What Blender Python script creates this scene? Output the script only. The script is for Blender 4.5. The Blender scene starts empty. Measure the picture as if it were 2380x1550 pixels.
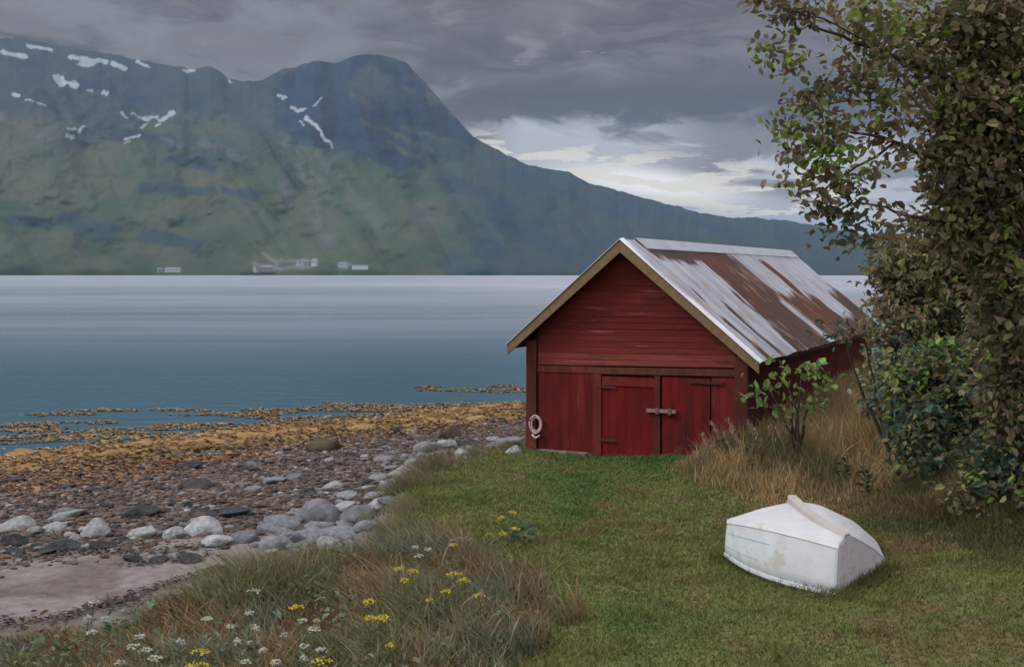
import bpy, math, random
import numpy as np
from mathutils import Vector, Matrix
random.seed(7)
rng = np.random.default_rng(11)
C = bpy.context.scene.collection
S = bpy.context.scene
F, HZ, CX, CH = 2600.0, 637.0, 1190.0, 3.4     # focal length, horizon, centre and eye height used to survey the picture
WATER = -1.3

def W(px, py, d):
    return np.array([(px - CX) / F * d, d, CH - (py - HZ) / F * d])

# ------------------------------------------------------------------ noise
def _h(ix, iy, s):
    h = (ix * 374761393 + iy * 668265263 + s * 1442695) & 0xffffffff
    h = ((h ^ (h >> 13)) * 1274126177) & 0xffffffff
    h = h ^ (h >> 16)
    return (h & 0xffff) / 65535.0
def vn(x, y, s=0):
    x = np.asarray(x, float); y = np.asarray(y, float)
    ix = np.floor(x).astype(np.int64); iy = np.floor(y).astype(np.int64)
    fx = x - ix; fy = y - iy
    fx = fx * fx * (3 - 2 * fx); fy = fy * fy * (3 - 2 * fy)
    a = _h(ix, iy, s); b = _h(ix + 1, iy, s); c = _h(ix, iy + 1, s); d = _h(ix + 1, iy + 1, s)
    return (a * (1 - fx) + b * fx) * (1 - fy) + (c * (1 - fx) + d * fx) * fy
def fbm(x, y, o=4, s=0, g=.5):
    r = 0; a = 1; t = 0
    for i in range(o):
        r = r + a * vn(x * 2 ** i + 17.3 * i, y * 2 ** i - 9.1 * i, s + i * 7); t += a; a *= g
    return r / t
def ss(a, b, x):
    t = np.clip((x - a) / (b - a), 0, 1); return t * t * (3 - 2 * t)
def mix(a, b, t):
    t = np.asarray(t)[..., None]; return np.asarray(a) * (1 - t) + np.asarray(b) * t

# ------------------------------------------------------------------ object helpers
def tag(o, label=None, cat=None, group=None, kind=None):
    if label: o['label'] = label
    if cat: o['category'] = cat
    if group: o['group'] = group
    if kind: o['kind'] = kind
    return o
def mesh_np(name, V, Fs, mat, parent=None, col=None, smooth=False, link=True):
    """V (n,3); Fs (m,k) array or a list of such arrays"""
    if not isinstance(Fs, list): Fs = [Fs]
    Fs = [np.asarray(f, np.int32) for f in Fs if len(f)]
    me = bpy.data.meshes.new(name)
    V = np.asarray(V, np.float32)
    me.vertices.add(len(V)); me.vertices.foreach_set('co', V.ravel())
    lt = np.concatenate([np.full(len(f), f.shape[1], np.int32) for f in Fs])
    li = np.concatenate([f.ravel() for f in Fs])
    me.loops.add(len(li)); me.loops.foreach_set('vertex_index', li)
    me.polygons.add(len(lt))
    st = np.zeros(len(lt), np.int32); st[1:] = np.cumsum(lt)[:-1]
    me.polygons.foreach_set('loop_start', st)
    me.polygons.foreach_set('use_smooth', np.full(len(lt), bool(smooth)))
    me.update(calc_edges=True); me.validate()
    if col is not None:
        col = np.asarray(col, np.float32)
        at = me.attributes.new('col', 'FLOAT_COLOR', 'POINT')
        c4 = np.ones((len(V), 4), np.float32); c4[:, :3] = col
        at.data.foreach_set('color', c4.ravel())
    me.materials.append(mat)
    if not link: return me
    o = bpy.data.objects.new(name, me); C.objects.link(o)
    if parent: o.parent = parent
    return o
def empty(name, loc, rz=0):
    o = bpy.data.objects.new(name, None); C.objects.link(o); o.location = loc; o.rotation_euler = (0, 0, rz); o.empty_display_size = .2
    return o
class MB:
    def __init__(s): s.V = []; s.F = {}; s.Cc = []
    def add(s, V, Fs, c=None):
        n = len(s.V)
        s.V += [tuple(v) for v in V]
        for f in Fs: s.F.setdefault(len(f), []).append([i + n for i in f])
        s.Cc += [tuple(c if c is not None else (1, 1, 1))] * len(V)
    def hexa(s, P, c=None):     # 8 points: bottom loop 0-3, top loop 4-7
        s.add(P, [(3, 2, 1, 0), (4, 5, 6, 7), (0, 1, 5, 4), (1, 2, 6, 5), (2, 3, 7, 6), (3, 0, 4, 7)], c)
    def box(s, x0, x1, y0, y1, z0, z1, c=None):
        s.hexa([(x0, y0, z0), (x1, y0, z0), (x1, y1, z0), (x0, y1, z0), (x0, y0, z1), (x1, y0, z1), (x1, y1, z1), (x0, y1, z1)], c)
    def tube(s, P, R, n=8, c=None, cap=True):
        P = [Vector(p) for p in P]; base = []
        up = Vector((0, 0, 1))
        for i, p in enumerate(P):
            t = (P[min(i + 1, len(P) - 1)] - P[max(i - 1, 0)]).normalized()
            a = t.cross(up if abs(t.z) < .95 else Vector((1, 0, 0))).normalized(); b = t.cross(a)
            r = R[i] if hasattr(R, '__len__') else R
            base.append([p + (a * math.cos(2 * math.pi * k / n) + b * math.sin(2 * math.pi * k / n)) * r for k in range(n)])
        V = [v for ring in base for v in ring]; Fs = []
        for i in range(len(P) - 1):
            for k in range(n):
                Fs.append((i * n + k, i * n + (k + 1) % n, (i + 1) * n + (k + 1) % n, (i + 1) * n + k))
        if cap:
            V.append(P[0]); V.append(P[-1]); a = len(V) - 2; e = len(P) - 1
            for k in range(n):
                Fs.append((a, (k + 1) % n, k)); Fs.append((a + 1, e * n + k, e * n + (k + 1) % n))
        s.add(V, Fs, c)
    def build(s, name, mat, parent=None, smooth=False):
        o = mesh_np(name, np.array([tuple(v) for v in s.V]), [np.array(f) for f in s.F.values()], mat, parent, np.array(s.Cc), smooth)
        return o

# ------------------------------------------------------------------ materials
def new_mat(name):
    m = bpy.data.materials.new(name); m.use_nodes = True
    nt = m.node_tree; b = nt.nodes['Principled BSDF']
    return m, nt, b
def mat_attr(name, rough=.85, scale=3., amp=.25, bump=.0, bscale=20., metal=0., spec=.3, stretch=(1, 1, 1), coord='Object', transl=0, obrand=0., base=None, wear=None):
    m, nt, b = new_mat(name); N = nt.nodes; L = nt.links
    tc = N.new('ShaderNodeTexCoord'); mp = N.new('ShaderNodeMapping'); mp.inputs['Scale'].default_value = stretch
    L.new(tc.outputs[coord], mp.inputs[0])
    no = N.new('ShaderNodeTexNoise'); no.inputs['Scale'].default_value = scale; no.inputs['Detail'].default_value = 6; no.inputs['Roughness'].default_value = .65
    L.new(mp.outputs[0], no.inputs['Vector'])
    mr = N.new('ShaderNodeMapRange'); mr.inputs[1].default_value = .25; mr.inputs[2].default_value = .75
    mr.inputs[3].default_value = 1 - amp; mr.inputs[4].default_value = 1 + amp
    L.new(no.outputs[0], mr.inputs[0])
    if base is None:
        at = N.new('ShaderNodeAttribute'); at.attribute_name = 'col'; src = at.outputs['Color']
    else:
        rg = N.new('ShaderNodeRGB'); rg.outputs[0].default_value = (*base, 1); src = rg.outputs[0]
    vm = N.new('ShaderNodeVectorMath'); vm.operation = 'SCALE'
    L.new(src, vm.inputs[0]); fac = mr.outputs[0]
    if obrand:
        oi = N.new('ShaderNodeObjectInfo'); m2 = N.new('ShaderNodeMapRange')
        m2.inputs[3].default_value = 1 - obrand; m2.inputs[4].default_value = 1 + obrand
        L.new(oi.outputs['Random'], m2.inputs[0]); mm = N.new('ShaderNodeMath'); mm.operation = 'MULTIPLY'
        L.new(m2.outputs[0], mm.inputs[0]); L.new(fac, mm.inputs[1]); fac = mm.outputs[0]
    L.new(fac, vm.inputs['Scale']); L.new(vm.outputs[0], b.inputs['Base Color'])
    for (wc, ws, wstr, wa, wb, wk) in (wear or []):       # worn patches: colour, scale, stretch, threshold from, to, strength
        pm = N.new('ShaderNodeMapping'); pm.inputs['Scale'].default_value = wstr; L.new(tc.outputs[coord], pm.inputs[0])
        wn = N.new('ShaderNodeTexNoise'); wn.inputs['Scale'].default_value = ws; wn.inputs['Detail'].default_value = 7; wn.inputs['Roughness'].default_value = .7; L.new(pm.outputs[0], wn.inputs['Vector'])
        wm = N.new('ShaderNodeMapRange'); wm.inputs[1].default_value = wa; wm.inputs[2].default_value = wb; wm.inputs[3].default_value = 0; wm.inputs[4].default_value = wk; L.new(wn.outputs[0], wm.inputs[0])
        wx_ = N.new('ShaderNodeMix'); wx_.data_type = 'RGBA'; L.new(wm.outputs[0], wx_.inputs[0]); L.new(b.inputs['Base Color'].links[0].from_socket, wx_.inputs[6]); wx_.inputs[7].default_value = (*wc, 1)
        L.new(wx_.outputs[2], b.inputs['Base Color'])
    b.inputs['Roughness'].default_value = rough; b.inputs['Metallic'].default_value = metal
    b.inputs['Specular IOR Level'].default_value = spec
    if bump:
        n2 = N.new('ShaderNodeTexNoise'); n2.inputs['Scale'].default_value = bscale; n2.inputs['Detail'].default_value = 5
        L.new(mp.outputs[0], n2.inputs['Vector'])
        bp = N.new('ShaderNodeBump'); bp.inputs['Strength'].default_value = 1; bp.inputs['Distance'].default_value = bump
        L.new(n2.outputs[0], bp.inputs['Height']); L.new(bp.outputs[0], b.inputs['Normal'])
    if transl:
        tr = N.new('ShaderNodeBsdfTranslucent'); mx = N.new('ShaderNodeMixShader'); mx.inputs[0].default_value = transl
        L.new(vm.outputs[0], tr.inputs[0]); L.new(b.outputs[0], mx.inputs[1]); L.new(tr.outputs[0], mx.inputs[2])
        L.new(mx.outputs[0], N['Material Output'].inputs[0])
    return m
M = {}
M['ground'] = mat_attr('ground_soil', .95, 6, .35, .02, 25, spec=.15)
M['grass'] = mat_attr('grass_blade', .8, 1.2, .25, spec=.15, transl=.25)
M['leaf'] = mat_attr('leaf', .7, 1.5, .25, spec=.3, transl=.35)
M['bark'] = mat_attr('bark', .95, 8, .35, .01, 30, base=(.06, .045, .035), spec=.15, stretch=(1, 1, .3))
M['hill'] = mat_attr('mountainside', .95, .009, .12, 3, .02, spec=.1)
M['paint_h'] = mat_attr('red_paint_weathered', .8, 3, .35, .003, 20, spec=.12, stretch=(.25, .25, 6), wear=[((.34, .19, .18), 1.3, (.5, .5, 22), .60, .68, .6), ((.05, .012, .012), 1.2, (.6, .6, 2.5), .52, .66, .6)])
M['paint_v'] = mat_attr('red_paint_boards', .8, 3, .4, .002, 20, spec=.12, stretch=(2, 2, .4), wear=[((.05, .012, .012), 1.1, (1.3, 1.3, .5), .50, .66, .7), ((.26, .05, .04), 2.5, (7, 7, .5), .60, .68, .5), ((.10, .05, .035), 1.6, (1, 1, .8), .62, .70, .5)])
M['wood'] = mat_attr('bare_wood', .9, 4, .3, .003, 20, spec=.2, stretch=(2, 2, 2))
M['roof'] = mat_attr('galvanised_sheet', .65, 1.6, .18, .002, 14, metal=.08, spec=.2, stretch=(1, .8, .8))
M['stone'] = mat_attr('stone', .9, 4, .45, .05, 6, spec=.2, obrand=.22, wear=[((.055, .05, .05), 2.2, (1, 1, 1.5), .54, .66, .7), ((.13, .095, .07), 1.7, (1, 1, 1), .58, .7, .5)])
M['weed'] = mat_attr('rockweed', .55, 3, .3, .01, 30, spec=.4)
M['boat'] = mat_attr('white_gelcoat', .65, 4, .10, .004, 9, spec=.25, wear=[((.34, .27, .19), 2.6, (1, 1, 1.6), .57, .62, .45), ((.20, .22, .18), 3.2, (1, 1, 1), .58, .72, .4)])
M['petal'] = mat_attr('petal', .8, 8, .1, spec=.2, transl=.2)
M['iron'] = mat_attr('old_iron', .8, 9, .35, .002, 40, spec=.3)
M['farm'] = mat_attr('painted_farm_wall', .8, .1, .08, spec=.2)

# ------------------------------------------------------------------ terrain
EDGE = [(.6, 23.0), (.33, 22.2), (-.55, 21.6), (-1.35, 20.4), (-1.70, 17.8), (-1.55, 15.6), (-1.45, 14.0), (-1.85, 13.1), (-2.7, 12.6), (-3.2, 11.6), (-3.8, 10.9), (-4.7, 10.6), (-8, 10.1), (-14, 9.5), (-40, 6), (-400, -60)]
EDGE = [(400, 400), (60, 82), (26, 48), (14, 37.5), (7.2, 33.6), (5.2, 31.5), (2.6, 27)] + EDGE
def lawn_sd(x, y):
    x = np.asarray(x, float); y = np.asarray(y, float)
    best = np.full(x.shape, 1e9); sg = np.ones(x.shape)
    for (ax, ay), (bx, by) in zip(EDGE[:-1], EDGE[1:]):
        dx, dy = bx - ax, by - ay
        t = np.clip(((x - ax) * dx + (y - ay) * dy) / (dx * dx + dy * dy), 0, 1)
        d = np.hypot(x - ax - t * dx, y - ay - t * dy)
        cr = dx * (y - ay) - dy * (x - ax)
        sel = d < best
        best = np.where(sel, d, best); sg = np.where(sel, np.sign(cr), sg)
    return best * sg
def shore_s(x, y):
    return (np.asarray(x) + 13.2) * .637 - (np.asarray(y) - 28.9) * .771
def meadow_m(x, y):
    w = (fbm(np.asarray(x) * 1.3, np.asarray(y) * 1.3, 3, 5) - .5) * 1.6
    return ss(.5, -.5, np.asarray(x) - .1 + w + ss(11.8, 13.8, y) * 1.3) * ss(14.3, 12.9, np.asarray(y) + w * .7)
def dry_m(x, y):
    x = np.asarray(x, float); y = np.asarray(y, float)
    w = (fbm(x * 1.1, y * 1.1, 3, 15) - .5) * 1.4
    a = (x + w * .8 - 2.8 - np.clip(18.5 - y, 0, 9) * .10)
    return ss(-.1, .9, a) * ss(14.3, 15.6, y + w) * ss(11.5, 8.5, x)
def ground_z(x, y, micro=True):
    x = np.asarray(x, float); y = np.asarray(y, float)
    s = shore_s(x, y)
    z = np.where(s > 0, WATER + .055 * np.minimum(s, 15) + .012 * np.clip(s - 15, 0, 60), np.maximum(WATER + .10 * s, -4.5))
    if micro:
        z = z + (fbm(x * 1.6, y * 1.6, 4, 3) - .5) * .16 * ss(14.2, 12.5, s) * ss(-4, 2, s)
        z = z + (fbm(x * .8, y * .8, 3, 9) - .5) * .10
        z = z + ss(5.5, 3.0, s) * ss(-3, 0, s) * (fbm(x * 1.2, y * 2.6, 3, 4) - .42) * .28
    sd = lawn_sd(x, y) + (fbm(x * 1.2, y * 1.2, 3, 21) - .5) * .8
    m = ss(-.75, .45, sd)
    lz = .03 + (fbm(x * .7, y * .7, 3, 2) - .5) * .12 + .075 * np.clip(x - 1.6, 0, 8) + .03 * np.clip(x - 9.6, 0, 60) - .02 * np.clip(y - 36, 0, 60)
    return z * (1 - m) + np.maximum(lz, z) * m
def ground_hit(px, py):
    dx, dz = (px - CX) / F, -(py - HZ) / F
    lo, hi = 6.0, 80.0
    for n_ in (220, 60, 60):
        d = np.linspace(lo, hi, n_); k = int(np.argmax(CH + dz * d < ground_z(dx * d, d))); k = max(k, 1); lo, hi = d[k - 1], d[k]
    return dx * hi, hi, float(ground_z(dx * hi, hi))

GR1, GR2, GR3 = (.070, .122, .034), (.132, .148, .046), (.15, .118, .055)
def lawn_col(x, y):
    n = fbm(np.asarray(x) * .9, np.asarray(y) * .55, 4, 31); n2 = fbm(np.asarray(x) * 2.1 + 5, np.asarray(y) * 1.4, 3, 41)
    c = mix(GR1, GR2, ss(.34, .74, n + ss(19, 13.0, y) * .24))
    c = mix(c, GR3, ss(.60, .74, n2 + ss(15, 10, y) * .06) * .75)
    c = mix(c, (.20, .14, .070), dry_m(x, y))
    c = mix(c, (.13, .098, .052), meadow_m(x, y) * .85)
    return c
def ground_col(x, y):
    s = shore_s(x, y); sd = lawn_sd(x, y)
    n = fbm(x * 1.3, y * 1.3, 4, 51); n2 = fbm(x * .5, y * 2.0, 4, 61); n3 = fbm(x * 4, y * 4, 3, 71)
    sand = mix((.125, .104, .095), (.180, .158, .150), ss(.35, .65, n))
    sand = mix(sand, (.10, .075, .065), ss(.60, .68, n2) * .7)
    sh = mix((.085, .062, .052), (.14, .108, .095), ss(.3, .7, n))
    wd = mix((.27, .165, .07), (.20, .125, .045), ss(.38, .62, n2)); wd = mix(wd, (.24, .155, .08), ss(.55, .7, n3) * .6)
    q = s + (n - .5) * 3.0
    q2 = s + (n - .5) * 1.2; wl = 2.6 * ss(-4, -9, x); c = mix(sand, sh, ss(15.3, 14.5, q2)); c = mix(c, wd, ss(5.9, 4.6, q - wl))
    c = mix(c, (.03, .05, .045), ss(-1, -4, q))
    m = ss(-.45, .15, sd + (n - .5) * .8)
    edge = ss(.9, .0, np.abs(sd)) * .6
    l = mix(lawn_col(x, y) * .8, (.10, .085, .045), edge)
    return mix(c, l, m)
def axis(a, b, step, lo, hi, g=1.22):
    v = list(np.arange(a, b, step)); q = step; x = v[-1]
    while x < hi: q *= g; x += q; v.append(x)
    q = step; x = v[0]; pre = []
    while x > lo: q *= g; x -= q; pre.append(x)
    return np.array(pre[::-1] + v)
gx = axis(-14, 9, .075, -420, 420); gy = axis(7.5, 40, .085, -60, 120)
X, Y = np.meshgrid(gx, gy); n0, n1 = len(gx), len(gy)
Z = ground_z(X, Y)
i = np.arange(n0 * n1).reshape(n1, n0)
Fg = np.stack([i[:-1, :-1], i[:-1, 1:], i[1:, 1:], i[1:, :-1]], -1).reshape(-1, 4)
o = mesh_np('ground', np.stack([X, Y, Z], -1).reshape(-1, 3), Fg, M['ground'], None, ground_col(X.ravel(), Y.ravel()), True)
tag(o, 'lawn, sand and shingle shore sloping down to the fjord', 'ground', kind='structure')

# ------------------------------------------------------------------ water
m, nt, b = new_mat('fjord_water'); N = nt.nodes; L = nt.links
b.inputs['Base Color'].default_value = (.012, .055, .075, 1); b.inputs['Roughness'].default_value = .2; b.inputs['IOR'].default_value = 1.33; b.inputs['Specular IOR Level'].default_value = .38
ge = N.new('ShaderNodeNewGeometry')
mp = N.new('ShaderNodeMapping'); mp.inputs['Scale'].default_value = (.0016, .010, 1); L.new(ge.outputs['Position'], mp.inputs[0])
n1_ = N.new('ShaderNodeTexNoise'); n1_.inputs['Scale'].default_value = 1; n1_.inputs['Detail'].default_value = 3; L.new(mp.outputs[0], n1_.inputs['Vector'])
sx = N.new('ShaderNodeSeparateXYZ'); L.new(ge.outputs['Position'], sx.inputs[0])
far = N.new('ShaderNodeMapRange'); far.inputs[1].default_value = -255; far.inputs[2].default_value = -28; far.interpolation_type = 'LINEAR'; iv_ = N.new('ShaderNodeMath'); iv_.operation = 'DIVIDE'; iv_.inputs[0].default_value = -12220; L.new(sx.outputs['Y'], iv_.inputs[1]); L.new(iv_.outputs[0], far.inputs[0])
wr = N.new('ShaderNodeMapRange'); wr.inputs[1].default_value = .35; wr.inputs[2].default_value = .65; wr.inputs[3].default_value = -.10; wr.inputs[4].default_value = .12; L.new(n1_.outputs[0], wr.inputs[0])
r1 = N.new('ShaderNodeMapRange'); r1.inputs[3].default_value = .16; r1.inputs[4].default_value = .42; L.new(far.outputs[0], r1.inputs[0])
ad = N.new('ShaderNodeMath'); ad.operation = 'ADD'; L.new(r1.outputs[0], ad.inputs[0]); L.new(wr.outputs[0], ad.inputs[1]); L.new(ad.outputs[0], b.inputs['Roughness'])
mp2 = N.new('ShaderNodeMapping'); mp2.inputs['Scale'].default_value = (.5, 1.6, 1); L.new(ge.outputs['Position'], mp2.inputs[0])
n2_ = N.new('ShaderNodeTexNoise'); n2_.inputs['Scale'].default_value = 1; n2_.inputs['Detail'].default_value = 4; L.new(mp2.outputs[0], n2_.inputs['Vector'])
bp = N.new('ShaderNodeBump'); bp.inputs['Distance'].default_value = .09; bp.inputs['Strength'].default_value = 1; L.new(n2_.outputs[0], bp.inputs['Height']); L.new(bp.outputs[0], b.inputs['Normal'])
M['water'] = m
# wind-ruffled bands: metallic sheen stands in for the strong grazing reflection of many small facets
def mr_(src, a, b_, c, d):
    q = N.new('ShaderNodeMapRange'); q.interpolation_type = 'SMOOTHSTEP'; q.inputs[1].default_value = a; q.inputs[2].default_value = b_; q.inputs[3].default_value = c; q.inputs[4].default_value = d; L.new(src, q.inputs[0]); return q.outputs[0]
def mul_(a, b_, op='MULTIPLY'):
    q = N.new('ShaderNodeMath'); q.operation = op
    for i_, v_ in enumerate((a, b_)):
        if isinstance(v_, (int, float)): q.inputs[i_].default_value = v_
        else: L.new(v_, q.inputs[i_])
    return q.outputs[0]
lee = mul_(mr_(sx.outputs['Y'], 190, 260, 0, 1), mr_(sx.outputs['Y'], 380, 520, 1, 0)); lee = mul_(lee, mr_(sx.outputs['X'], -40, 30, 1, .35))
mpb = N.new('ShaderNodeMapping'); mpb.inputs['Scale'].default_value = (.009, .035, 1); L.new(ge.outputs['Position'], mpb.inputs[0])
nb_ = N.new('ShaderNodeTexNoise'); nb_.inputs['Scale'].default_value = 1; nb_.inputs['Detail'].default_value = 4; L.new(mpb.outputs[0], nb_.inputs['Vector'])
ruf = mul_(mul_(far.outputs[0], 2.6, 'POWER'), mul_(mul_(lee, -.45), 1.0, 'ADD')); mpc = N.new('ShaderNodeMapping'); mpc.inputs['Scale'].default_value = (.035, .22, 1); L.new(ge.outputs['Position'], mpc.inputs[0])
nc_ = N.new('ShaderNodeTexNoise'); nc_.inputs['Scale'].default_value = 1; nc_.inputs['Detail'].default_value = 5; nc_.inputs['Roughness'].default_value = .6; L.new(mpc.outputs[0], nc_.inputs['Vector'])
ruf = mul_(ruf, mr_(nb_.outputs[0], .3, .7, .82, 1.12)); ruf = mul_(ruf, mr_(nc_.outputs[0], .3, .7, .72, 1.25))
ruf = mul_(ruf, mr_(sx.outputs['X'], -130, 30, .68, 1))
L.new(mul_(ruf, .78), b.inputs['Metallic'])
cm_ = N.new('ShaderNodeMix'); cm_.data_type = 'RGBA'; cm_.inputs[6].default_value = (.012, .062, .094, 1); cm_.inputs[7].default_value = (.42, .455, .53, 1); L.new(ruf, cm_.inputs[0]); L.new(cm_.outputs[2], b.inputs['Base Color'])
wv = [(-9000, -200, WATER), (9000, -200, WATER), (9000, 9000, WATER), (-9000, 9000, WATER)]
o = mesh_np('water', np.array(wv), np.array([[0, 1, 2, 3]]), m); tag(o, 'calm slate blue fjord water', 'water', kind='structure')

# ------------------------------------------------------------------ mountains
SIL = np.array([(-900, 30), (-500, 60), (-200, 80), (0, 88), (60, 92), (150, 108), (250, 125), (350, 145), (440, 160), (490, 155), (505, 160), (525, 182), (560, 190), (610, 188), (650, 165), (700, 150), (740, 140), (780, 148), (830, 130), (880, 128), (920, 135), (945, 148), (960, 165), (1000, 205), (1050, 265), (1100, 320), (1150, 345), (1230, 385), (1270, 392), (1320, 400), (1370, 425), (1430, 442), (1500, 460), (1600, 487), (1660, 500), (1700, 504), (1800, 509), (1900, 525), (2000, 545), (2100, 558), (2380, 585), (2800, 560), (3300, 590)], float)
px = np.arange(-700, 3100, 2.6); nv = 190
E_ = (HZ - np.interp(px, SIL[:, 0], SIL[:, 1]) + (fbm(px * .05, px * 0, 5, 5, .6) - .5) * 10) / F
v = np.linspace(0, 1, nv)
PX, VV = np.meshgrid(px, v)
ee = E_[None, :] * (VV ** .92)
PY = HZ - ee * F
rd_ = fbm(PX * .011 - PY * .007, PY * .003 + PX * .0015, 2, 8); ridge = 1.15 - np.abs(rd_ * 2 - 1) * 2.2          # ravines running down to the right
bumps = fbm(PX * .012, PY * .02, 5, 18)
env = np.sin(np.pi * np.clip(VV, 0, 1)) ** .6
dist = 4000 + 2300 * VV ** 1.25 + 150 * (ridge - .5) * env + 230 * (bumps - .5) * env
dist += 500 * ss(560, 700, PX) * ss(1150, 950, PX) * VV                     # the dome stands behind the long ridge
ee = ee * (1 + (fbm(PX * .03, PY * .04, 3, 28) - .5) * .05 * np.sin(np.pi * VV))
bx = (PX - CX) / F
Yw = dist; Xw = bx * dist; Zw = CH + ee * dist
Zw[0] = -12
# colours of rock, heath, scree and snow
WX = PX + (fbm(PX * .02, PY * .03, 4, 203) - .5) * 46; WY = PY + (fbm(PX * .02 + 9, PY * .03, 4, 213) - .5) * 26
SX = PX + (fbm(PX * .09, PY * .12, 3, 223) - .5) * 12; SY = PY + (fbm(PX * .09 + 9, PY * .12, 3, 233) - .5) * 9
def seg(ax, ay, bx_, by_, w0, w1=None, snow=False):
    PX, PY = (SX, SY) if snow else (WX, WY)
    w1 = w1 or w0
    dx, dy = bx_ - ax, by_ - ay
    t = np.clip(((PX - ax) * dx + (PY - ay) * dy) / (dx * dx + dy * dy), 0, 1)
    d = np.hypot(PX - ax - t * dx, PY - ay - t * dy) / (w0 + (w1 - w0) * t)
    return d
nA = fbm(PX * .008, PY * .014, 4, 33); nB = fbm(PX * .012 - PY * .022, PX * .006 + PY * .009, 4, 43); nC = fbm(PX * .05, PY * .09, 4, 53)
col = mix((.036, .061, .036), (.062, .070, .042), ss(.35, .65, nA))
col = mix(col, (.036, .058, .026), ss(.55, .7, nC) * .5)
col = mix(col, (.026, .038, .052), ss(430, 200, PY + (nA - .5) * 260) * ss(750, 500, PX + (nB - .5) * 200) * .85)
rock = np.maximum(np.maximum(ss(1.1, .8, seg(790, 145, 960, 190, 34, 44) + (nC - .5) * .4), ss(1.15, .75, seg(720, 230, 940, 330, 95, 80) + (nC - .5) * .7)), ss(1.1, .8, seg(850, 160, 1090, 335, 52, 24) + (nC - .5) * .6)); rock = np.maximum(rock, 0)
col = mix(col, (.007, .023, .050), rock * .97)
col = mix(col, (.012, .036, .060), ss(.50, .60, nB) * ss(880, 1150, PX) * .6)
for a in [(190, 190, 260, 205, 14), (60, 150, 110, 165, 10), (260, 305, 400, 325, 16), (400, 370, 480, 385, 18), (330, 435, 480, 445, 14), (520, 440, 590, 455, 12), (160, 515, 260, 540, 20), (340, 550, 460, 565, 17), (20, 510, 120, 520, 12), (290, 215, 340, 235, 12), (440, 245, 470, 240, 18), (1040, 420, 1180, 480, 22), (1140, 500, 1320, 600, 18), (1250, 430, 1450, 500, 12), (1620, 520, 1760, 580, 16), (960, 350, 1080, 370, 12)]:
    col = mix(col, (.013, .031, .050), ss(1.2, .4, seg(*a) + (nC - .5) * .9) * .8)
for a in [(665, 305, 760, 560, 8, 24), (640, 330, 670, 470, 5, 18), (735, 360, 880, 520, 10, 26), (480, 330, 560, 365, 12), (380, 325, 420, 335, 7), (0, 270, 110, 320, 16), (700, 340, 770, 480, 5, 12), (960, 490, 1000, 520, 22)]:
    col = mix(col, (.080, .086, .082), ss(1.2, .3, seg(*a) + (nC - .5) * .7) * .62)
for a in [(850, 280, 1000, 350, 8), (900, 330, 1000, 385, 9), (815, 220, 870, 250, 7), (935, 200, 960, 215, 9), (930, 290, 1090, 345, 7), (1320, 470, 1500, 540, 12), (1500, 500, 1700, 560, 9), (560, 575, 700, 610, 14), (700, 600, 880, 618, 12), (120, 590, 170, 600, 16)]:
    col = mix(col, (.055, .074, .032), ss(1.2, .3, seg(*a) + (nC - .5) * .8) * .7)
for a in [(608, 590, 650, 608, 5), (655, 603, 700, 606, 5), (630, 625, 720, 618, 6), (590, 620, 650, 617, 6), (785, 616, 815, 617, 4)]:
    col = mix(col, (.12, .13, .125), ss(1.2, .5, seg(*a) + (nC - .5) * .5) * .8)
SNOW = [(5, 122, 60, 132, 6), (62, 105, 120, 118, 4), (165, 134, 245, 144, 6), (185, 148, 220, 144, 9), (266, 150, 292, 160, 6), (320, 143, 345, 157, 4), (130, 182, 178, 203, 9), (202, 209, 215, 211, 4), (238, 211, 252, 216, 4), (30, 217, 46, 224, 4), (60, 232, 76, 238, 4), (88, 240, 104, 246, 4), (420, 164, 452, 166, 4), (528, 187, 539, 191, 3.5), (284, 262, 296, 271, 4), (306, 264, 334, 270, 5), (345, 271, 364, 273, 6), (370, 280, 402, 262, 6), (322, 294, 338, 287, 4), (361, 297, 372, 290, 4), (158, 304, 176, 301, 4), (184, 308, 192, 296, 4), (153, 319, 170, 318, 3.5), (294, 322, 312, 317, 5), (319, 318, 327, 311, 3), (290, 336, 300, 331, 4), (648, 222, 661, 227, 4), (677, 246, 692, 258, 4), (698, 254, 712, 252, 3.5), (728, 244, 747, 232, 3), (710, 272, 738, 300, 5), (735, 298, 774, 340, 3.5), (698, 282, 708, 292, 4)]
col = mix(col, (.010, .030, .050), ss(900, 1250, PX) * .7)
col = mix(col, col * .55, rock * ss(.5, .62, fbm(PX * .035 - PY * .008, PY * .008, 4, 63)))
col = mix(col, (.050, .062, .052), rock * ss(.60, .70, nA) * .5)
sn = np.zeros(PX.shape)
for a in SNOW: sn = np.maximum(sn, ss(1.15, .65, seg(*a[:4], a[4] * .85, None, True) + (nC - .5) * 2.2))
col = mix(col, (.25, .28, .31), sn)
Vm = np.stack([Xw, Yw, Zw], -1)
# far side of the range falls away behind the crest
back = []
for k in range(1, 9):
    t = k / 8
    d_ = dist[-1] + 3000 * t
    back.append(np.stack([bx[0] * d_, d_, Zw[-1] * (1 - t) - 12 * t], -1))
Vm = np.concatenate([Vm, np.array(back)], 0); cm = np.concatenate([col, np.repeat(col[-1:], 8, 0)], 0)
r_, c_ = Vm.shape[:2]; i = np.arange(r_ * c_).reshape(r_, c_)
Fm = np.stack([i[:-1, :-1], i[:-1, 1:], i[1:, 1:], i[1:, :-1]], -1).reshape(-1, 4)
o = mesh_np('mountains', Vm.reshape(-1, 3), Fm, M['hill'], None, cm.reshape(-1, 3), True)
tag(o, 'mountain range with snow patches falling to the fjord', 'mountains', kind='structure')

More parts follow.
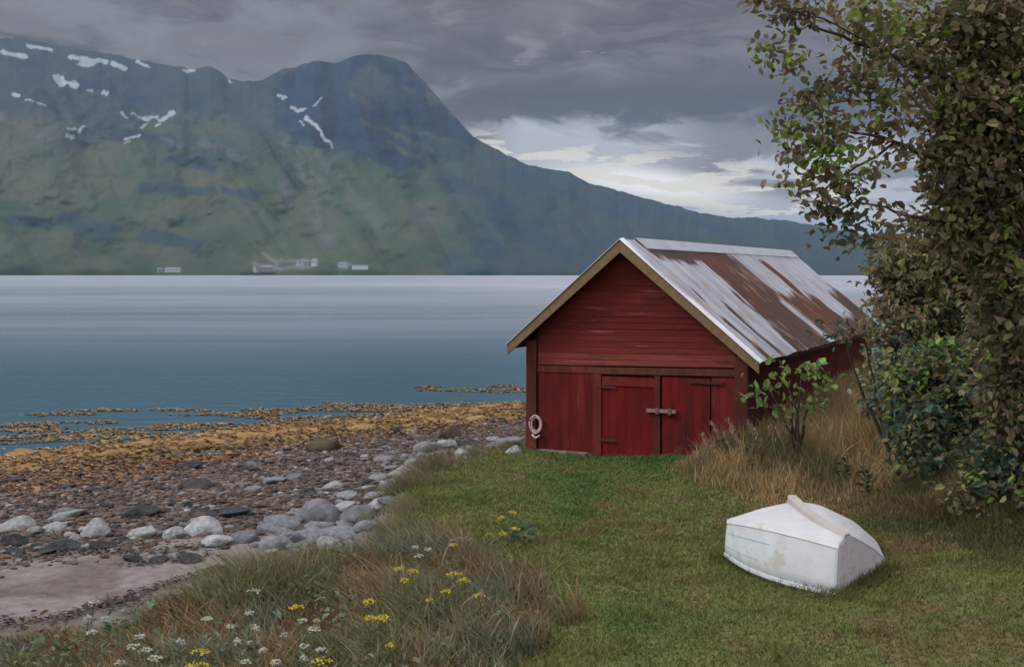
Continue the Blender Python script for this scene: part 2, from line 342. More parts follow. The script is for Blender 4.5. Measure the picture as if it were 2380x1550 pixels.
# farm buildings on the far shore
def farm(pxx, pyy, w, hgt, rz, wall, roof, label, name='farmhouse', cat='house'):
    d = 3925.; p = W(pxx, pyy, d); g = empty(name, (p[0], p[1], p[2] - hgt * .6), rz); tag(g, label, cat, 'farm buildings on the far shore')
    l, dp = w, w * .5; h = hgt * .6
    mb = MB(); mb.box(-l / 2, l / 2, -dp / 2, dp / 2, -6, h, wall)
    mb.add([(-l / 2, -dp / 2, h), (-l / 2, dp / 2, h), (-l / 2, 0, hgt)], [(0, 1, 2)], wall); mb.add([(l / 2, -dp / 2, h), (l / 2, dp / 2, h), (l / 2, 0, hgt)], [(1, 0, 2)], wall)
    mb.build('wall', M['farm'], g)
    rf = MB()
    for s in (-1, 1):
        e = dp / 2 + .8; a = (0, hgt); bb = (s * e, h - .8 * (hgt - h) / (dp / 2))
        rf.hexa([(-l / 2 - .7, a[0], a[1] + .02), (l / 2 + .7, a[0], a[1] + .02), (l / 2 + .7, bb[0], bb[1] + .02), (-l / 2 - .7, bb[0], bb[1] + .02), (-l / 2 - .7, a[0], a[1] + .5), (l / 2 + .7, a[0], a[1] + .5), (l / 2 + .7, bb[0], bb[1] + .5), (-l / 2 - .7, bb[0], bb[1] + .5)], roof)
    rf.build('roof', M['farm'], g)
    for k in range(3):
        w_ = MB(); xx = (-.3 + .3 * k) * l; w_.box(xx - .9, xx + .9, -dp / 2 - .06, -dp / 2, h * .35, h * .75, (.04, .05, .06)); w_.build('window', M['farm'], g)
whi, gry, red = (.34, .35, .35), (.18, .19, .20), (.2, .06, .05)
farm(595, 622, 16, 19, 1.2, whi, gry, 'tall white farmhouse alone at the left end of the far quay')
farm(622, 621, 34, 12, .1, gry, gry, 'low grey barn directly behind the far quay', 'barn', 'barn')
farm(402, 625, 52, 11, .05, whi, gry, 'long white shed alone on the far shore, left of all other farms', 'barn', 'barn')
farm(372, 626, 18, 10, .6, gry, gry, 'small grey hut beside the long white shed on the far shore', 'hut', 'hut')
farm(698, 608, 22, 17, .5, whi, gry, 'white farmhouse above the pale field on the far shore, left one of the pair')
farm(714, 608, 16, 12, .1, gry, gry, 'small grey outbuilding between the two white farmhouses', 'barn', 'barn')
farm(731, 607, 24, 20, -.5, whi, gry, 'tallest white farmhouse above the pale field on the far shore')
farm(797, 613, 28, 12, .2, whi, gry, 'white cottage right of the farm cluster, uphill of the long low shed', 'cottage', 'cottage')
farm(837, 619, 54, 9, .04, (.45, .47, .47), gry, 'long low pale shed at the right end of the farms', 'barn', 'barn')
q = empty('quay', (W(600, 637, 3905)[0], 3905, WATER)); tag(q, 'dark timber quay at the far waterline below the farms', 'quay')
mb = MB(); mb.box(-62, 62, -8, 8, 3.5, 9, (.02, .03, .05)); mb.build('deck', M['farm'], q)
mb = MB()
for k in range(16): mb.box(-60 + 8 * k - .8, -60 + 8 * k + .8, -7.5, -6, -2, 3.5, (.02, .025, .035))
o = mb.build('piling', M['farm'], q); o['kind'] = 'stuff'

# ------------------------------------------------------------------ boathouse
X0, Y0, YAW = 2.126, 20.712, .469
H = empty('boathouse', (X0, Y0, 0), -YAW); tag(H, 'red wooden boathouse with rusty corrugated iron roof and double door', 'boathouse')
WL, WR, HA, LEN = 2.011, 2.255, 4.02, 12.929
AL, ZL, AR, ZR, OV = -2.311, 2.046, 2.555, 1.874, .325
kL, kR = (HA - ZL) / -AL, (HA - ZR) / AR
def roofz(a): return HA - (kL * -a if a < 0 else kR * a)
def red_(k=1., br=0.): 
    r = random.uniform(.85, 1.15) * k
    return ((.150 + br * .05) * r, (.018 + br * .028) * r, (.016 + br * .022) * r)
def lower(a): return 1.65 + (a + WL) / (WL + WR) * .09
# gable cladding (horizontal clapboards)
mb = MB(); z = 1.66; k = 0
while z < HA - .3:
    h = .128
    la = -(HA - (z + h * .6) - .12) / kL; ra = (HA - (z + h * .6) - .12) / kR
    la = max(la, -1.81); ra = min(ra, 2.04)
    dz = lambda a: (lower(a) - 1.65) * max(0, 1 - (z - 1.66) / 1.2)
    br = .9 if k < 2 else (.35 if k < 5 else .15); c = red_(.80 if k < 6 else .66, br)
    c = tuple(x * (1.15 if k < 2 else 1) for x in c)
    o1 = -.022 - random.uniform(0, .006); mb.hexa([(la, o1, z + dz(la)), (ra, o1, z + dz(ra)), (ra, .02, z + dz(ra)), (la, .02, z + dz(la)), (la, -.015, z + h + dz(la)), (ra, -.015, z + h + dz(ra)), (ra, .02, z + h + dz(ra)), (la, .02, z + h + dz(la))], c)
    z += .118; k += 1
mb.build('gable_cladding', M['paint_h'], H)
# inner walls
mb = MB()
def wallquad(P, c): mb.add(P, [tuple(range(len(P)))], c)
wallquad([(-WL + .05, .03, -.4), (WR - .05, .03, -.4), (WR - .05, .03, roofz(WR) - .12), (0, .03, HA - .12), (-WL + .05, .03, roofz(-WL) - .12)], (.03, .01, .01))
mb.build('gable_wall', M['paint_v'], H); mb = MB()
wallquad([(WR - .05, LEN, -.4), (-WL + .05, LEN, -.4), (-WL + .05, LEN, roofz(-WL) - .12), (0, LEN, HA - .12), (WR - .05, LEN, roofz(WR) - .12)], (.07, .014, .012))
mb.build('gable_wall', M['paint_v'], H)
def boards(name, p0, p1, zt0, zt1, nrm, w=.165, zb=-.5, dark=1., th=.03, hue=None):
    b_ = MB(); p0 = Vector(p0); p1 = Vector(p1); d = (p1 - p0); n = max(1, round(d.length / w)); nrm = Vector(nrm)
    for k in range(n):
        a = p0 + d * (k / n); e = p0 + d * ((k + 1) / n) - d.normalized() * .004; off = random.uniform(0, .004)
        t0 = zt0 + (zt1 - zt0) * k / n; t1 = zt0 + (zt1 - zt0) * (k + 1) / n
        c = hue(k / n) if hue else red_(dark)
        f = nrm * (th + off)
        b_.hexa([(a.x + f.x, a.y + f.y, zb), (e.x + f.x, e.y + f.y, zb), (e.x, e.y, zb), (a.x, a.y, zb), (a.x + f.x, a.y + f.y, t0), (e.x + f.x, e.y + f.y, t1), (e.x, e.y, t1), (a.x, a.y, t0)], c)
    return b_.build(name, M['paint_v'], H)
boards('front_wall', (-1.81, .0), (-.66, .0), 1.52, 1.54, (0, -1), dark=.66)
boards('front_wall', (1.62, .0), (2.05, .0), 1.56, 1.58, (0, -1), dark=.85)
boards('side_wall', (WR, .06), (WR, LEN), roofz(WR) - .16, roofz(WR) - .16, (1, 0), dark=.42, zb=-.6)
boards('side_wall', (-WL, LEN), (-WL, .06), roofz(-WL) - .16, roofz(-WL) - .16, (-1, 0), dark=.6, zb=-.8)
def part(name, x0, x1, y0, y1, z0, z1, c, mat='paint_v', parent=None, sk=0):
    q_ = MB(); q_.hexa([(x0, y0, z0), (x1, y0, z0 + sk), (x1, y1, z0 + sk), (x0, y1, z0), (x0, y0, z1), (x1, y0, z1 + sk), (x1, y1, z1 + sk), (x0, y1, z1)], c)
    return q_.build(name, M[mat], parent or H)
for a0, a1, zb in ((-WL - .03, -1.83, -.3), (2.055, WR + .03, -.1)):
    part('corner_post', a0, a1, -.075, .10, zb, min(roofz(a0), roofz(a1)) - .15, (.10, .028, .02))
part('corner_post', WR - .12, WR + .05, LEN - .1, LEN + .05, -.4, roofz(WR) - .19, (.09, .02, .016))
part('lintel', -.66, 2.05, -.06, 0, 1.535, 1.655, (.095, .034, .022), sk=.06)
part('lintel', -1.81, -.663, -.05, 0, 1.525, 1.645, (.115, .028, .022), sk=.02)
part('door_post', -.655, -.49, -.066, 0, -.3, 1.53, (.12, .022, .018))
def door(x0, x1, zt, posts):
    n = round((x1 - x0) / .16); q_ = MB()
    for k in range(n):
        a = x0 + (x1 - x0) * k / n; e = x0 + (x1 - x0) * (k + 1) / n - .004; t = (k + .5) / n
        rr = random.uniform(.85, 1.12)
        q_.box(a, e, -.035 - random.uniform(0, .004), 0, -.3, zt, (.118 * rr, .0085 * rr, .0085 * rr))
    d = q_.build('door', M['paint_v'], H)
    return d
d1 = door(-.485, .63, 1.50, 0)
part('door_rail', -.47, .60, -.058, -.043, 1.33, 1.475, (.13, .018, .015), parent=d1)
part('hinge', -.56, -.20, -.075, -.067, 1.28, 1.32, (.055, .022, .02), 'iron', d1)
part('hinge', -.56, -.20, -.075, -.067, .29, .33, (.055, .022, .02), 'iron', d1)
part('door_edge_board', .56, .665, -.062, -.044, -.25, 1.54, (.09, .02, .015), parent=d1)
d2 = door(.70, 1.60, 1.53, 1); d2['label'] = 'brighter red right leaf of the double door'
part('hinge', 1.22, 1.85, -.075, -.045, 1.44, 1.49, (.05, .014, .012), 'iron', d2)
part('hinge', 1.22, 1.85, -.075, -.045, .28, .33, (.05, .014, .012), 'iron', d2)
lt = part('latch_bar', .42, .98, -.115, -.068, .885, .945, (.23, .15, .14), 'wood')
part('latch_bracket', .60, .66, -.13, -.116, .86, .97, (.12, .08, .075), 'iron', lt)
part('latch_bracket', .84, .90, -.13, -.116, .86, .97, (.12, .08, .075), 'iron', lt)
part('sill_beam', -.45, 2.05, -.09, -.045, -.3, .03, (.07, .02, .015))
part('foundation_stone', -1.75, -.75, -.20, -.03, -.25, .05, (.20, .15, .145), 'stone')
# roof of corrugated sheets
def rust_mask(b_, t):        # b along the ridge, t down the slope (0..1)
    st = fbm(b_ * 2.2, t * 1.1, 4, 77); fine = fbm(b_ * 7, t * 2.0, 3, 87); blot = fbm(b_ * .8, t * 4, 4, 97)
    r = ss(.24, .14, t + (st - .5) * .16) * ss(.2, .6, b_) * ss(5.3, 4.4, b_)
    r = np.maximum(r, ss(2.55, 3.1, b_ - t * .5 + (fine - .5) * .9) * ss(6.0, 5.2, b_ - t * 1.2 + (fine - .5) * .9))
    r = np.maximum(r, ss(.45, .62, t + (st - .5) * .35) * ss(3.6, 4.3, b_ + (fine - .5)) * ss(14.6, 12.5, b_))
    r = np.maximum(r, ss(7.9, 8.1, b_) * ss(8.7, 8.5, b_) * ss(.08, .2, t) * .8)
    r = np.maximum(r, ss(.66, .69, st) * .6 * ss(.3, .5, t))
    r = np.maximum(r, ss(.7, .9, fine * .6 + st * .5 + t * .1) * .6)
    keep = ss(1.0, .75, np.abs(b_ - 5.6 - t * .4) / .35) * ss(.5, .6, t) * .8      # one clean streak in the rust
    keep = np.maximum(keep, ss(1, .6, np.abs(b_ - 10.6) / 1.1) * ss(.95, .7, t))
    r = r * (1 - keep); r = ss(.30, .55, r + (fbm(b_ * 11, t * 5, 3, 117) - .5) * .75)
    c = mix((.37, .385, .44), (.28, .285, .33), ss(.3, .7, fine))
    rc = mix((.070, .044, .038), (.105, .042, .032), ss(.35, .7, blot)); rc = mix(rc, (.05, .04, .036), ss(.6, .75, fine) * .6)
    c = mix(c, rc, r)
    c = mix(c, (.30, .19, .09), ss(.66, .72, fbm(b_ * 5, t * 9, 3, 107)) * ss(.15, .3, t) * .5)
    return c
def roof_side(aE, zE, seed):
    sg = 1 if aE > 0 else -1
    nb = 1080; ntt = 26
    b_ = np.linspace(-OV, LEN + .32, nb); t = np.linspace(0.0, 1, ntt)
    B, T = np.meshgrid(b_, t)
    nrm = np.array([-(zE - HA) * sg, abs(aE)]); nrm = nrm / np.linalg.norm(nrm); nx, nz = sg * abs(nrm[0]), nrm[1]
    lap = np.floor(T * 1.999) * -.006
    wob = (fbm(B * .6, T * 3, 3, seed) - .5) * .045
    off = .018 * np.sin(B * 2 * np.pi / .13) + lap + wob + .02
    jag = np.where(T == 1, (vn(B / .8, B * 0, seed) - .5) * .06, 0)
    A = aE * (T + jag * .3) + nx * off; Zz = HA + (zE - HA) * (T + jag * .3) + nz * off
    top = np.stack([A, B, Zz], -1).reshape(-1, 3); i = np.arange(nb * ntt).reshape(ntt, nb)
    f = np.stack([i[:-1, :-1], i[:-1, 1:], i[1:, 1:], i[1:, :-1]], -1).reshape(-1, 4)
    mesh_np('roof_sheet', top, f, M['roof'], H, rust_mask(B.ravel(), T.ravel() if sg > 0 else T.ravel() * .8 + .1))
    # board deck under the sheets
    q_ = MB(); th = .075
    P = [(0, -OV + .02, HA - .035), (aE * .985, -OV + .02, HA + (zE - HA) * .985 - .035), (aE * .985, LEN + .30, HA + (zE - HA) * .985 - .035), (0, LEN + .30, HA - .035)]
    q_.hexa([(p[0], p[1], p[2] - th) for p in P] + P, (.045, .03, .022)); q_.build('roof_deck', M['wood'], H)
    for yb, nm in ((-OV - .03, 'bargeboard'), (LEN + .31, 'bargeboard')):
        q_ = MB(); y0, y1 = (yb, yb + .045)
        lo = .19; e = 1.0
        q_.hexa([(0, y0, HA - lo - .03), (aE * e, y0, HA + (zE - HA) * e - lo), (aE * e, y1, HA + (zE - HA) * e - lo), (0, y1, HA - lo - .03),
                 (0, y0, HA - .012), (aE * e, y0, HA + (zE - HA) * e - .012), (aE * e, y1, HA + (zE - HA) * e - .012), (0, y1, HA - .012)], (.175, .115, .065))
        q_.build(nm, M['wood'], H)
    # folded edge of the sheet lapping the bargeboard
    q_ = MB(); y0, y1 = -OV - .05, -OV + .16
    P = [(0, y0, HA + .028), (aE * 1.01, y0, HA + (zE - HA) * 1.01 + .028), (aE * 1.01, y1, HA + (zE - HA) * 1.01 + .05), (0, y1, HA + .05)]
    q_.hexa([(p[0], p[1], p[2] - .018) for p in P] + P, (.74, .75, .80) if sg > 0 else (.42, .41, .40)); q_.build('roof_edge_flashing', M['roof'], H)
    q_ = MB(); zz = HA + (zE - HA) * .93 - .14
    for k in range(16):
        y = .3 + k * .82
        q_.box(min(sg * (WL if sg < 0 else WR), aE * .96), max(sg * (WL if sg < 0 else WR), aE * .96), y, y + .07, zz - .05, zz + .04, (.05, .03, .022))
    q_.build('rafter_tails', M['wood'], H)['kind'] = 'stuff'
roof_side(AR, ZR, 201); roof_side(AL, ZL, 301)
mb = MB()
for sg, kk in ((1, kR), (-1, kL)):
    y0, y1 = .45, LEN + .33; w = .24
    P = [(0, y0, HA + .065), (sg * w, y0, HA + .065 - kk * w), (sg * w, y1, HA + .065 - kk * w), (0, y1, HA + .065)]
    mb.hexa([(p[0], p[1], p[2] - .012) for p in P] + P, (.36, .38, .42))
mb.build('ridge_cap', M['roof'], H)

def house_pt(a, b_, z):
    c, s = math.cos(-YAW), math.sin(-YAW)
    return (X0 + c * a - s * b_, Y0 + s * a + c * b_, z)

# rope coil hung on the left corner post
rc = empty('rope_coil', house_pt(-1.80, -.10, .53), -YAW); tag(rc, 'faded pink rope coil hanging on the left corner of the boathouse', 'rope')
for k, (rr, off, tw) in enumerate(((.125, 0, 0), (.105, .02, .4), (.135, .04, -.3))):
    mb = MB(); P = []
    for i_ in range(29):
        a = i_ / 28 * 2 * math.pi + tw
        P.append((math.cos(a) * rr * (.82 + .04 * k), -.02 - off + .012 * math.sin(3 * a + k), math.sin(a) * rr * 1.25))
    mb.tube(P, .017, 6, (.50, .34, .36)); mb.build('rope_loop', M['wood'], rc, True)
mb = MB(); P = [(-.08 + .16 * t, -.03 - .02 * math.sin(t * 3), -.20 - .055 * math.sin(math.pi * t)) for t in np.linspace(0, 1, 9)]
mb.tube(P, .02, 6, (.55, .40, .42)); mb.build('rope_end', M['wood'], rc, True)
mb = MB(); mb.tube([(0, .04, .15), (0, -.09, .16)], .012, 6, (.05, .04, .04)); mb.build('peg', M['iron'], rc)

# ------------------------------------------------------------------ overturned dinghy
A_, B_, C_, D_ = [np.array(p) for p in ((2.50, 13.05), (3.30, 11.35), (4.10, 12.25), (4.05, 13.75))]
gzb = float(ground_z(3.2, 12.4)) - .02
D0 = empty('dinghy', (3.3, 12.5, gzb)); tag(D0, 'small white dinghy lying upside down on the lawn', 'dinghy')
prF = np.array([(0, .0), (.005, .16), (.015, .31), (.035, .47), (.06, .535), (.15, .575), (.27, .565), (.50, .45), (.75, .31), (.93, .19), (1, .03)])
prB = np.array([(0, .0), (.0, .12), (.005, .23), (.015, .36), (.03, .42), (.30, .50), (.56, .54), (.72, .50), (.86, .36), (.96, .17), (1, .0)])
ns = 33; Vh = []; 
for j in range(ns):
    t = j / (ns - 1)
    Lp = A_ * (1 - t) + B_ * t; Rp = D_ * (1 - t) + C_ * t
    out = (Lp - Rp) / np.linalg.norm(Lp - Rp); bul = math.sin(math.pi * t) 
    Lp = Lp + out * .20 * bul; Rp = Rp - out * .24 * bul
    pr = prB * (1 - t) + prF * t
    for q_, z_ in pr:
        p = Lp + (Rp - Lp) * q_; zz = z_ + .07 * bul * min(1, z_ / .4)
        Vh.append((p[0] - 3.3, p[1] - 12.5, zz))
Vh = np.array(Vh); npn = len(prF)
i = np.arange(ns * npn).reshape(ns, npn); Fh = np.stack([i[:-1, :-1], i[1:, :-1], i[1:, 1:], i[:-1, 1:]], -1).reshape(-1, 4)
cb = np.tile(np.array([(.50, .535, .55)] * 3 + [(.46, .465, .485)] * 8), (ns, 1))
hull = mesh_np('hull', Vh, Fh, M['boat'], D0, cb)
for p_ in hull.data.polygons: p_.use_smooth = True
hull.data.set_sharp_from_angle(angle=math.radians(24))
sol = hull.modifiers.new('thick', 'SOLIDIFY'); sol.thickness = .018; sol.offset = 1
hv = Vh.reshape(ns, npn, 3)
for nm, row, in (('transom', ns - 1), ('bow_transom', 0)):
    P = hv[row]; ax = (hv[ns - 1].mean(0) - hv[0].mean(0)); ax /= np.linalg.norm(ax); s_ = ax * (.02 if row else -.02)
    V2 = np.concatenate([P - s_ * .6, P + s_ * .6]); n = npn
    Fq = np.array([[k, k + 1, n + k + 1, n + k] for k in range(n - 1)]); 
    me_f = [Fq, np.array([list(range(n))]), np.array([list(range(2 * n - 1, n - 1, -1))])]
    mesh_np(nm, V2, me_f, M['boat'], D0, np.tile((.47, .45, .48), (2 * n, 1)))
def strake(name, c0, c1, w, h, c, t0=0, t1=1, ext=0.):
    """raised strip along the hull between profile indices"""
    P = []; js = range(int(t0 * (ns - 1)), int(t1 * (ns - 1)) + 1)
    for j in js:
        t = j / (ns - 1); k = c0 * (1 - t) + c1 * t; k0 = int(math.floor(k)); f_ = k - k0; k1 = min(k0 + 1, npn - 1)
        p = hv[j, k0] * (1 - f_) + hv[j, k1] * f_
        P.append((p, np.array([*(hv[j, k1] - hv[j, k0])])))
    V2 = []; 
    for n_, (p, d) in enumerate(P):
        d = d / (np.linalg.norm(d) + 1e-9); ax = P[min(n_ + 1, len(P) - 1)][0] - P[max(n_ - 1, 0)][0]; nr = np.cross(ax, d); nr /= np.linalg.norm(nr)
        if nr[2] < 0 and abs(nr[2]) > .2: nr = -nr
        elif abs(nr[2]) <= .2 and nr[0] > 0: nr = -nr
        if ext and n_ == 0: p = p - ax / np.linalg.norm(ax) * ext
        hh = h * (1.5 - 1.0 * n_ / len(P)) if ext else h
        for a, b2 in ((-w, -.01), (w, -.01), (w * .8, hh), (-w * .8, hh)): V2.append(p + d * a + nr * (b2 + .019))
    m_ = len(P); Fq = [[4 * k + a, 4 * k + (a + 1) % 4, 4 * k + 4 + (a + 1) % 4, 4 * k + 4 + a] for k in range(m_ - 1) for a in range(4)] + [[3, 2, 1, 0], [4 * m_ - 4, 4 * m_ - 3, 4 * m_ - 2, 4 * m_ - 1]]
    return mesh_np(name, np.array(V2), np.array(Fq), M['boat'], D0, np.tile(c, (len(V2), 1)))
strake('keel', 6.0, 5.3, .075, .05, (.38, .36, .34), ext=.05)
strake('rub_rail', .25, .25, .022, .014, (.5, .55, .56))
strake('stripe', 2.35, 2.35, .008, .002, (.27, .42, .44), .05, .55)
strake('stripe', 1.1, 1.1, .008, .002, (.30, .45, .47), .0, .45)
strake('chine_rail', 3.6, 3.6, .03, .012, (.52, .53, .54))
strake('rub_rail', 9.6, 9.6, .022, .014, (.4, .41, .42))

# ------------------------------------------------------------------ stones
import bmesh
def stone_mesh(seed, colr, sub=3):
    bm = bmesh.new(); bmesh.ops.create_icosphere(bm, subdivisions=sub, radius=.5)
    r = random.Random(seed); planes = []
    for _ in range(15):
        n = Vector((r.gauss(0, 1), r.gauss(0, 1), r.gauss(0, 1))).normalized(); planes.append((n, r.uniform(.27, .43)))
    for v_ in bm.verts:
        for n, d in planes:
            e = v_.co.dot(n) - d
            if e > 0: v_.co -= n * e * .97
        v_.co.z *= .72
    me = bpy.data.meshes.new('stone'); bm.to_mesh(me); bm.free()
    at = me.attributes.new('col', 'FLOAT_COLOR', 'POINT'); at.data.foreach_set('color', np.tile((*colr, 1.), (len(me.vertices), 1)).astype(np.float32).ravel())
    me.materials.append(M['stone'])
    for p in me.polygons: p.use_smooth = True
    return me
PAL = dict(pale=(.25, .262, .268), grey=(.155, .16, .178), dark=(.036, .036, .042), brown=(.075, .056, .046), olive=(.055, .045, .026))
SM = {k: [stone_mesh(hash_ + 13 * n, c) for n in range(4)] for hash_, (k, c) in enumerate(PAL.items())}
placed = []
def stone(px_, py_, wpx, kind, hr=.62, label=None, name='stone', group=None, cat='stone'):
    x, y, z = ground_hit(px_, py_ + wpx * hr * .30)
    w = wpx * y / F
    o = bpy.data.objects.new(name, SM[kind][len(placed) % 4]); C.objects.link(o)
    o.location = (x, y + w * .2, z + w * hr * .08); hh = hr / .72 * 1.0
    w *= 1.2 if wpx > 44 else 1.0; o.scale = (w * 1.08, w * random.uniform(.8, 1.1), w * hh); o.rotation_euler = (random.uniform(-.2, .2), random.uniform(-.25, .25), random.uniform(0, 1.2) - .6)
    placed.append((x, y, w)); tag(o, label, cat, group)
    return o
BIG = [(35, 1217, 78, 'pale', .5, 'broad pale stone with a light top at the far left end of the stone row'),
 (75, 1232, 45, 'pale', .5, 'small pale stone leaning on the broad pale stone at the left frame edge'),
 (142, 1198, 80, 'pale', .42, 'flat whitish stone lying across two others near the left end of the row'),
 (125, 1224, 58, 'pale', .5, 'grey white stone under the flat whitish slab'),
 (220, 1228, 62, 'pale', .95, 'upright rounded light grey stone, tallest in the left part of the row'),
 (172, 1248, 36, 'pale', .6, 'small bright pebble sized stone in front of the upright rounded one'),
 (320, 1238, 66, 'pale', .7, 'domed light grey stone standing alone mid row between two gaps'),
 (405, 1238, 50, 'pale', .8, 'pointed light grey stone with a dark hollow on its left side'),
 (465, 1225, 92, 'pale', .62, 'long slanting light grey stone, largest of the pale shore row'),
 (494, 1258, 86, 'pale', .4, 'whitest flat stone at the foot of the long slanting one'),
 (562, 1246, 66, 'grey', .7, 'rounded brownish grey stone right of the whitest flat stone'),
 (648, 1212, 78, 'grey', .62, 'light topped grey boulder at the left edge of the boulder heap'),
 (752, 1192, 98, 'grey', .75, 'big round grey boulder at the top of the boulder heap'),
 (845, 1192, 104, 'grey', .7, 'big grey boulder touching the dry grass tuft'),
 (712, 1242, 80, 'grey', .6, 'grey boulder in the middle of the heap, streaked with brown'),
 (785, 1240, 98, 'grey', .6, 'wide blue grey boulder low in the heap'),
 (645, 1262, 76, 'grey', .6, 'grey boulder at the lower left corner of the heap'),
 (815, 1268, 80, 'grey', .5, 'low grey boulder at the lower right corner of the heap'),
 (620, 1285, 46, 'pale', .5, 'small pale stone below the boulder heap by the sand'),
 (700, 1285, 70, 'grey', .5, 'half buried grey boulder at the bottom of the heap by green plants'),
 (940, 1098, 80, 'pale', .55, 'big pale boulder at the grassy bank, upper one of the pair'),
 (915, 1128, 74, 'grey', .6, 'grey boulder at the grassy bank just below the big pale one'),
 (850, 1132, 38, 'pale', .5, 'small pale block left of the bank boulders'),
 (964, 1074, 48, 'pale', .6, 'pale stone with a dark hollow above the bank boulders'),
 (1000, 1038, 66, 'grey', .5, 'grey flat stone halfway between the bank boulders and the boathouse'),
 (1070, 1050, 44, 'pale', .6, 'bright stone in the dry grass, left one of the pair before the boathouse'),
 (1117, 1048, 38, 'pale', .6, 'bright stone in the dry grass, right one of the pair before the boathouse'),
 (1178, 1026, 72, 'grey', .6, 'grey slab leaning beside the left corner of the boathouse'),
 (1196, 1044, 44, 'pale', .7, 'white stone touching the foot of the boathouse corner post'),
 (750, 1034, 84, 'olive', .5, 'big dark brown boulder alone among the orange seaweed'),
 (925, 1003, 34, 'dark', .7, 'small dark stone near the waterline right of the big brown boulder'),
 (1045, 1006, 56, 'brown', .8, 'dark brown rock standing in the seaweed left of the boathouse'),
 (440, 1082, 58, 'dark', .42, 'lone black stone half sunk in orange seaweed'),
 (30, 1114, 58, 'dark', .35, 'black flat stone in orange seaweed at the left frame edge'),
 (30, 1256, 56, 'dark', .6, 'black stone below the broad pale one at the far left')]
for p in BIG:
    stone(p[0], p[1], p[2], p[3], p[4], p[5], 'boulder' if p[2] > 74 else 'stone', cat='boulder' if p[2] > 74 else 'stone')
SML = [(775, 705, 45, 'pale'), (737, 722, 40, 'pale'), (680, 665, 45, 'grey'), (630, 680, 55, 'grey'), (767, 585, 30, 'pale'), (902, 530, 40, 'grey'), (585, 720, 45, 'brown')]
MID = [(625, 1225, 60, 'grey'), (675, 1250, 70, 'grey'), (735, 1222, 72, 'grey'), (790, 1180, 60, 'pale'), (700, 1190, 60, 'grey'), (860, 1222, 66, 'grey'), (755, 1262, 70, 'pale'), (725, 1300, 60, 'grey'), (800, 1150, 52, 'grey'), (880, 1170, 60, 'pale'), (930, 1135, 52, 'pale'), (890, 1065, 50, 'grey'), (1040, 1030, 50, 'pale'), (1150, 1020, 44, 'pale'), (1095, 1042, 34, 'grey'), (880, 1108, 52, 'grey'), (905, 1085, 44, 'grey'), (985, 1058, 44, 'grey'), (1025, 1050, 34, 'grey'), (870, 1150, 60, 'grey'), (900, 1160, 50, 'grey'), (950, 1060, 40, 'grey'), (1140, 1036, 36, 'grey'), (690, 1205, 50, 'grey'), (800, 1215, 60, 'grey'), (745, 1285, 60, 'grey'), (785, 1300, 56, 'grey'), (850, 1245, 60, 'grey'), (655, 1235, 46, 'grey'), (600, 1265, 44, 'grey'), (680, 1270, 50, 'grey'), (840, 1215, 44, 'dark'), (770, 1165, 36, 'dark'), (775, 1127, 45, 'pale'), (737, 1137, 40, 'grey'), (680, 1107, 45, 'grey'), (630, 1115, 55, 'grey'), (767, 1067, 30, 'pale'), (902, 1040, 40, 'grey'), (585, 1135, 45, 'grey'),
 (575, 1089, 45, 'dark'), (667, 1045, 24, 'dark'), (710, 1080, 30, 'dark'), (820, 1057, 40, 'dark'), (145, 1131, 46, 'dark'), (460, 1127, 70, 'dark'), (388, 1135, 35, 'dark'), (320, 1190, 85, 'dark'), (245, 1175, 36, 'dark'), (280, 1147, 40, 'dark'), (340, 1112, 40, 'dark'), (475, 1192, 60, 'dark'), (530, 1192, 85, 'dark'), (550, 1152, 50, 'brown'), (600, 1175, 46, 'brown'), (685, 1155, 40, 'dark'), (715, 1147, 40, 'dark'), (165, 1217, 36, 'dark'), (188, 1237, 28, 'dark'), (150, 1267, 80, 'dark'), (235, 1267, 66, 'dark'), (280, 1250, 30, 'dark'), (340, 1264, 26, 'dark'), (520, 1272, 32, 'dark'), (360, 1302, 46, 'dark'), (445, 1299, 60, 'dark'), (310, 1297, 46, 'dark'), (30, 1282, 46, 'dark'), (90, 1286, 56, 'dark'), (495, 1322, 46, 'dark'), (860, 1195, 50, 'dark'), (740, 1267, 60, 'dark'), (695, 1227, 50, 'brown'), (345, 1072, 36, 'brown'), (990, 1055, 34, 'dark'), (1100, 1030, 50, 'dark'), (600, 1240, 34, 'brown')]
LAB = dict(pale='small pale stone on the brown shingle above the seaweed', grey='small grey stone on the brown shingle above the seaweed', dark='flat blackish stone on the shingle', brown='flat brown stone on the shingle')
for p in MID: stone(p[0], p[1], p[2], p[3], .36 if p[3] in ('dark', 'brown') else .5, LAB[p[3]], group=p[3] + ' stones scattered over the shingle')
n = 0
while n < 150:
    px_, py_ = random.uniform(-60, 1180), random.uniform(1040, 1275)
    x, y, z = ground_hit(px_, py_); s = float(shore_s(x, y)); sd = float(lawn_sd(x, y))
    if s < 3.5 or s > 15.0 or sd > .1: continue
    if any(math.hypot(x - a, y - b2) < w * .5 for a, b2, w in placed): continue
    k = random.choices(('pale', 'grey', 'dark', 'brown'), (.5 if s > 11 else .15, 1, 1, 1.6))[0]
    stone(px_, py_, random.uniform(12, 34), k, random.uniform(.35, .6), 'pebble sized ' + k + ' stone on the open shingle', 'small_stone', 'small ' + k + ' stones on the shingle'); n += 1
